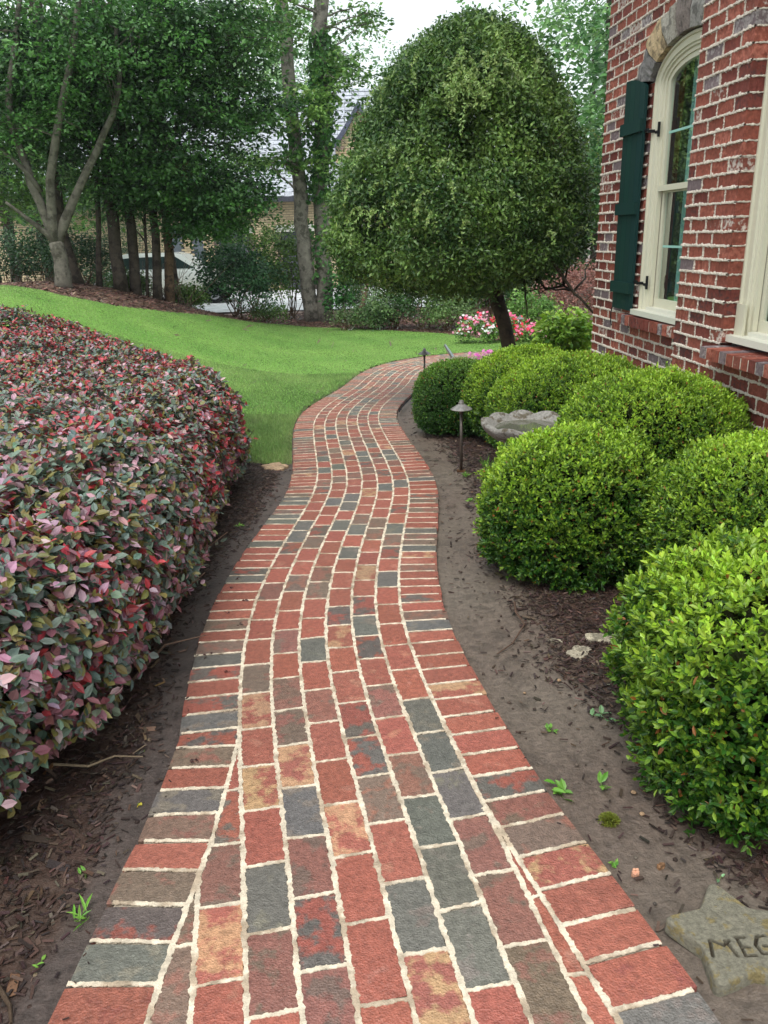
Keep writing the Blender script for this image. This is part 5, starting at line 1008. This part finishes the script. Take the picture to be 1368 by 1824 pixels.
weed('small weed in the mud below the nearest path light', .62, 5.3, 6, .045); weed('young vine leaves under the near end of the purple hedge', -1.28, 1.75, 12, .06, ((70, 120, 50), (110, 160, 70)))
weed('small weed in the mulch between hedge and walk', -.95, 4.9, 6, .04); weed('pale dead leaf flat on the mud of the left bed', -.86, 2.3, 1, .045, ((150, 165, 150), (160, 170, 156)), w=.5, up_=0); weed('yellow fallen leaf beside the left border', -.80, 2.02, 2, .022, ((200, 180, 60), (210, 190, 70)), w=.7, up_=.1)
b = MB(); n = 1500; d = sph(n, 0); P = np.array([.635, 1.875, float(gl(.63, 1.87))]) + d * [.028, .024, .018] * RNG.random((n, 1)) ** .4; leaves(b, P, d + RNG.normal(size=(n, 3)) * .4, RNG.normal(size=(n, 3)), .009, .003, jit(mixc(lin(92, 96, 34), lin(140, 150, 60), RNG.random(n)), .15)); tag(b.build('moss_clump', M_leaf), 'round olive moss clump on the grey mud', 'moss')
def rock(label, x, y, rx, ry, h, c, ang=0, name='flat_stone', cat='stone'):
    b = MB(); n = 26; t = np.linspace(0, 6.283, n, endpoint=False); k_ = 1 + .22 * np.sin(2 * t + x * 9) + .14 * np.sin(5 * t + y * 7) + .06 * RNG.normal(size=n); rings = []
    for f, z in ((1, -.01), (1, h * .5), (.93, h), (.5, h * 1.1), (.01, h * 1.12)):
        u, v = rx * f * k_ * np.cos(t), ry * f * k_ * np.sin(t); rings.append(np.c_[x + u * math.cos(ang) - v * math.sin(ang), y + u * math.sin(ang) + v * math.cos(ang), float(gl(x, y)) + .007 + z + .001 * RNG.normal(size=n)])
    i = np.arange(4)[:, None] * n; j = np.arange(n)[None]; j2 = (j + 1) % n; b.add(np.vstack(rings), np.stack([i + j, i + j2, i + n + j2, i + n + j], -1).reshape(-1, 4), list(lin(*c)) + [.44], list(lin(*(v * .75 for v in c))) + [.4]); return tag(b.build(name, M_stone), label, cat)
rock('pale flat stone half buried in the mulch left of the nearest shrub', .99, 3.0, .13, .042, .006, (176, 166, 144), -.15); rock('small broken patch of pale stone left of the larger buried stone', .80, 2.90, .05, .05, .004, (172, 162, 142), .5); rock('tiny pale stone fragment left of the buried stones', .73, 3.02, .03, .012, .004, (168, 158, 138), -.5)
rock('orange and white chip of broken brick on the mud', .645, 1.66, .012, .009, .006, (226, 170, 140), .3, 'brick_chip', 'chip'); rock('tan leaf scrap on the mud near the broken chip', .72, 1.68, .010, .007, .004, (170, 128, 92), 0, 'brick_chip', 'chip')
b = MB(); q = np.array([[1.03, 2.92, Hf(1.03, 2.92) + .02]]); leaves(b, np.repeat(q, 3, 0), np.array([[1, 0, .1], [-.6, .6, .1], [0, -1, .1]]), np.tile([0, 0, 1.], (3, 1)), .025, .02, lin(210, 40, 44)); tag(b.build('fallen_petal', M_petal), 'small red leaf on the pale buried stone', 'leaf')
rock('worn tan stone slab set between the lawn and the left border', -.93, 6.55, .12, .09, .014, (186, 158, 128), .3, 'flat_stone')
b = MB()
for (s, o) in ((4.05, -.53), (4.2, -.50), (3.75, -.47), (3.35, -.5), (3.9, -.42), (3.62, -.40), (3.2, -.42), (2.62, -.52), (3.3, -.62)):
    p = P3(s, o, .004); leaves(b, np.tile(p, (3, 1)) + RNG.normal(size=(3, 3)) * [.01, .01, .001], RNG.normal(size=(3, 3)) * [1, 1, .2], RNG.normal(size=(3, 3)) * .3 + [0, 0, 1], .02, .01, lin(70, 40, 38), .3)
tag(b.build('leaf_litter', M_leaf), kind='stuff', label='tiny dark leaf bits scattered on the left border bricks', cat='leaf litter')
# ---------------------------------------------------------------- misty air
b = MB(); b.box((0, 29.5, 10.5), (60, 42, 12.8), (1, 1, 1)); M_haze = bpy.data.materials.new('haze'); M_haze.use_nodes = True; N = M_haze.node_tree.nodes; N.remove(N['Principled BSDF']); pv = N.new('ShaderNodeVolumePrincipled')
pv.inputs['Color'].default_value = (.9, .95, 1, 1); pv.inputs['Density'].default_value = .0005; pv.inputs['Anisotropy'].default_value = .2; M_haze.node_tree.links.new(pv.outputs[0], N['Material Output'].inputs['Volume'])
struct(b.build('haze', M_haze), 'stuff')
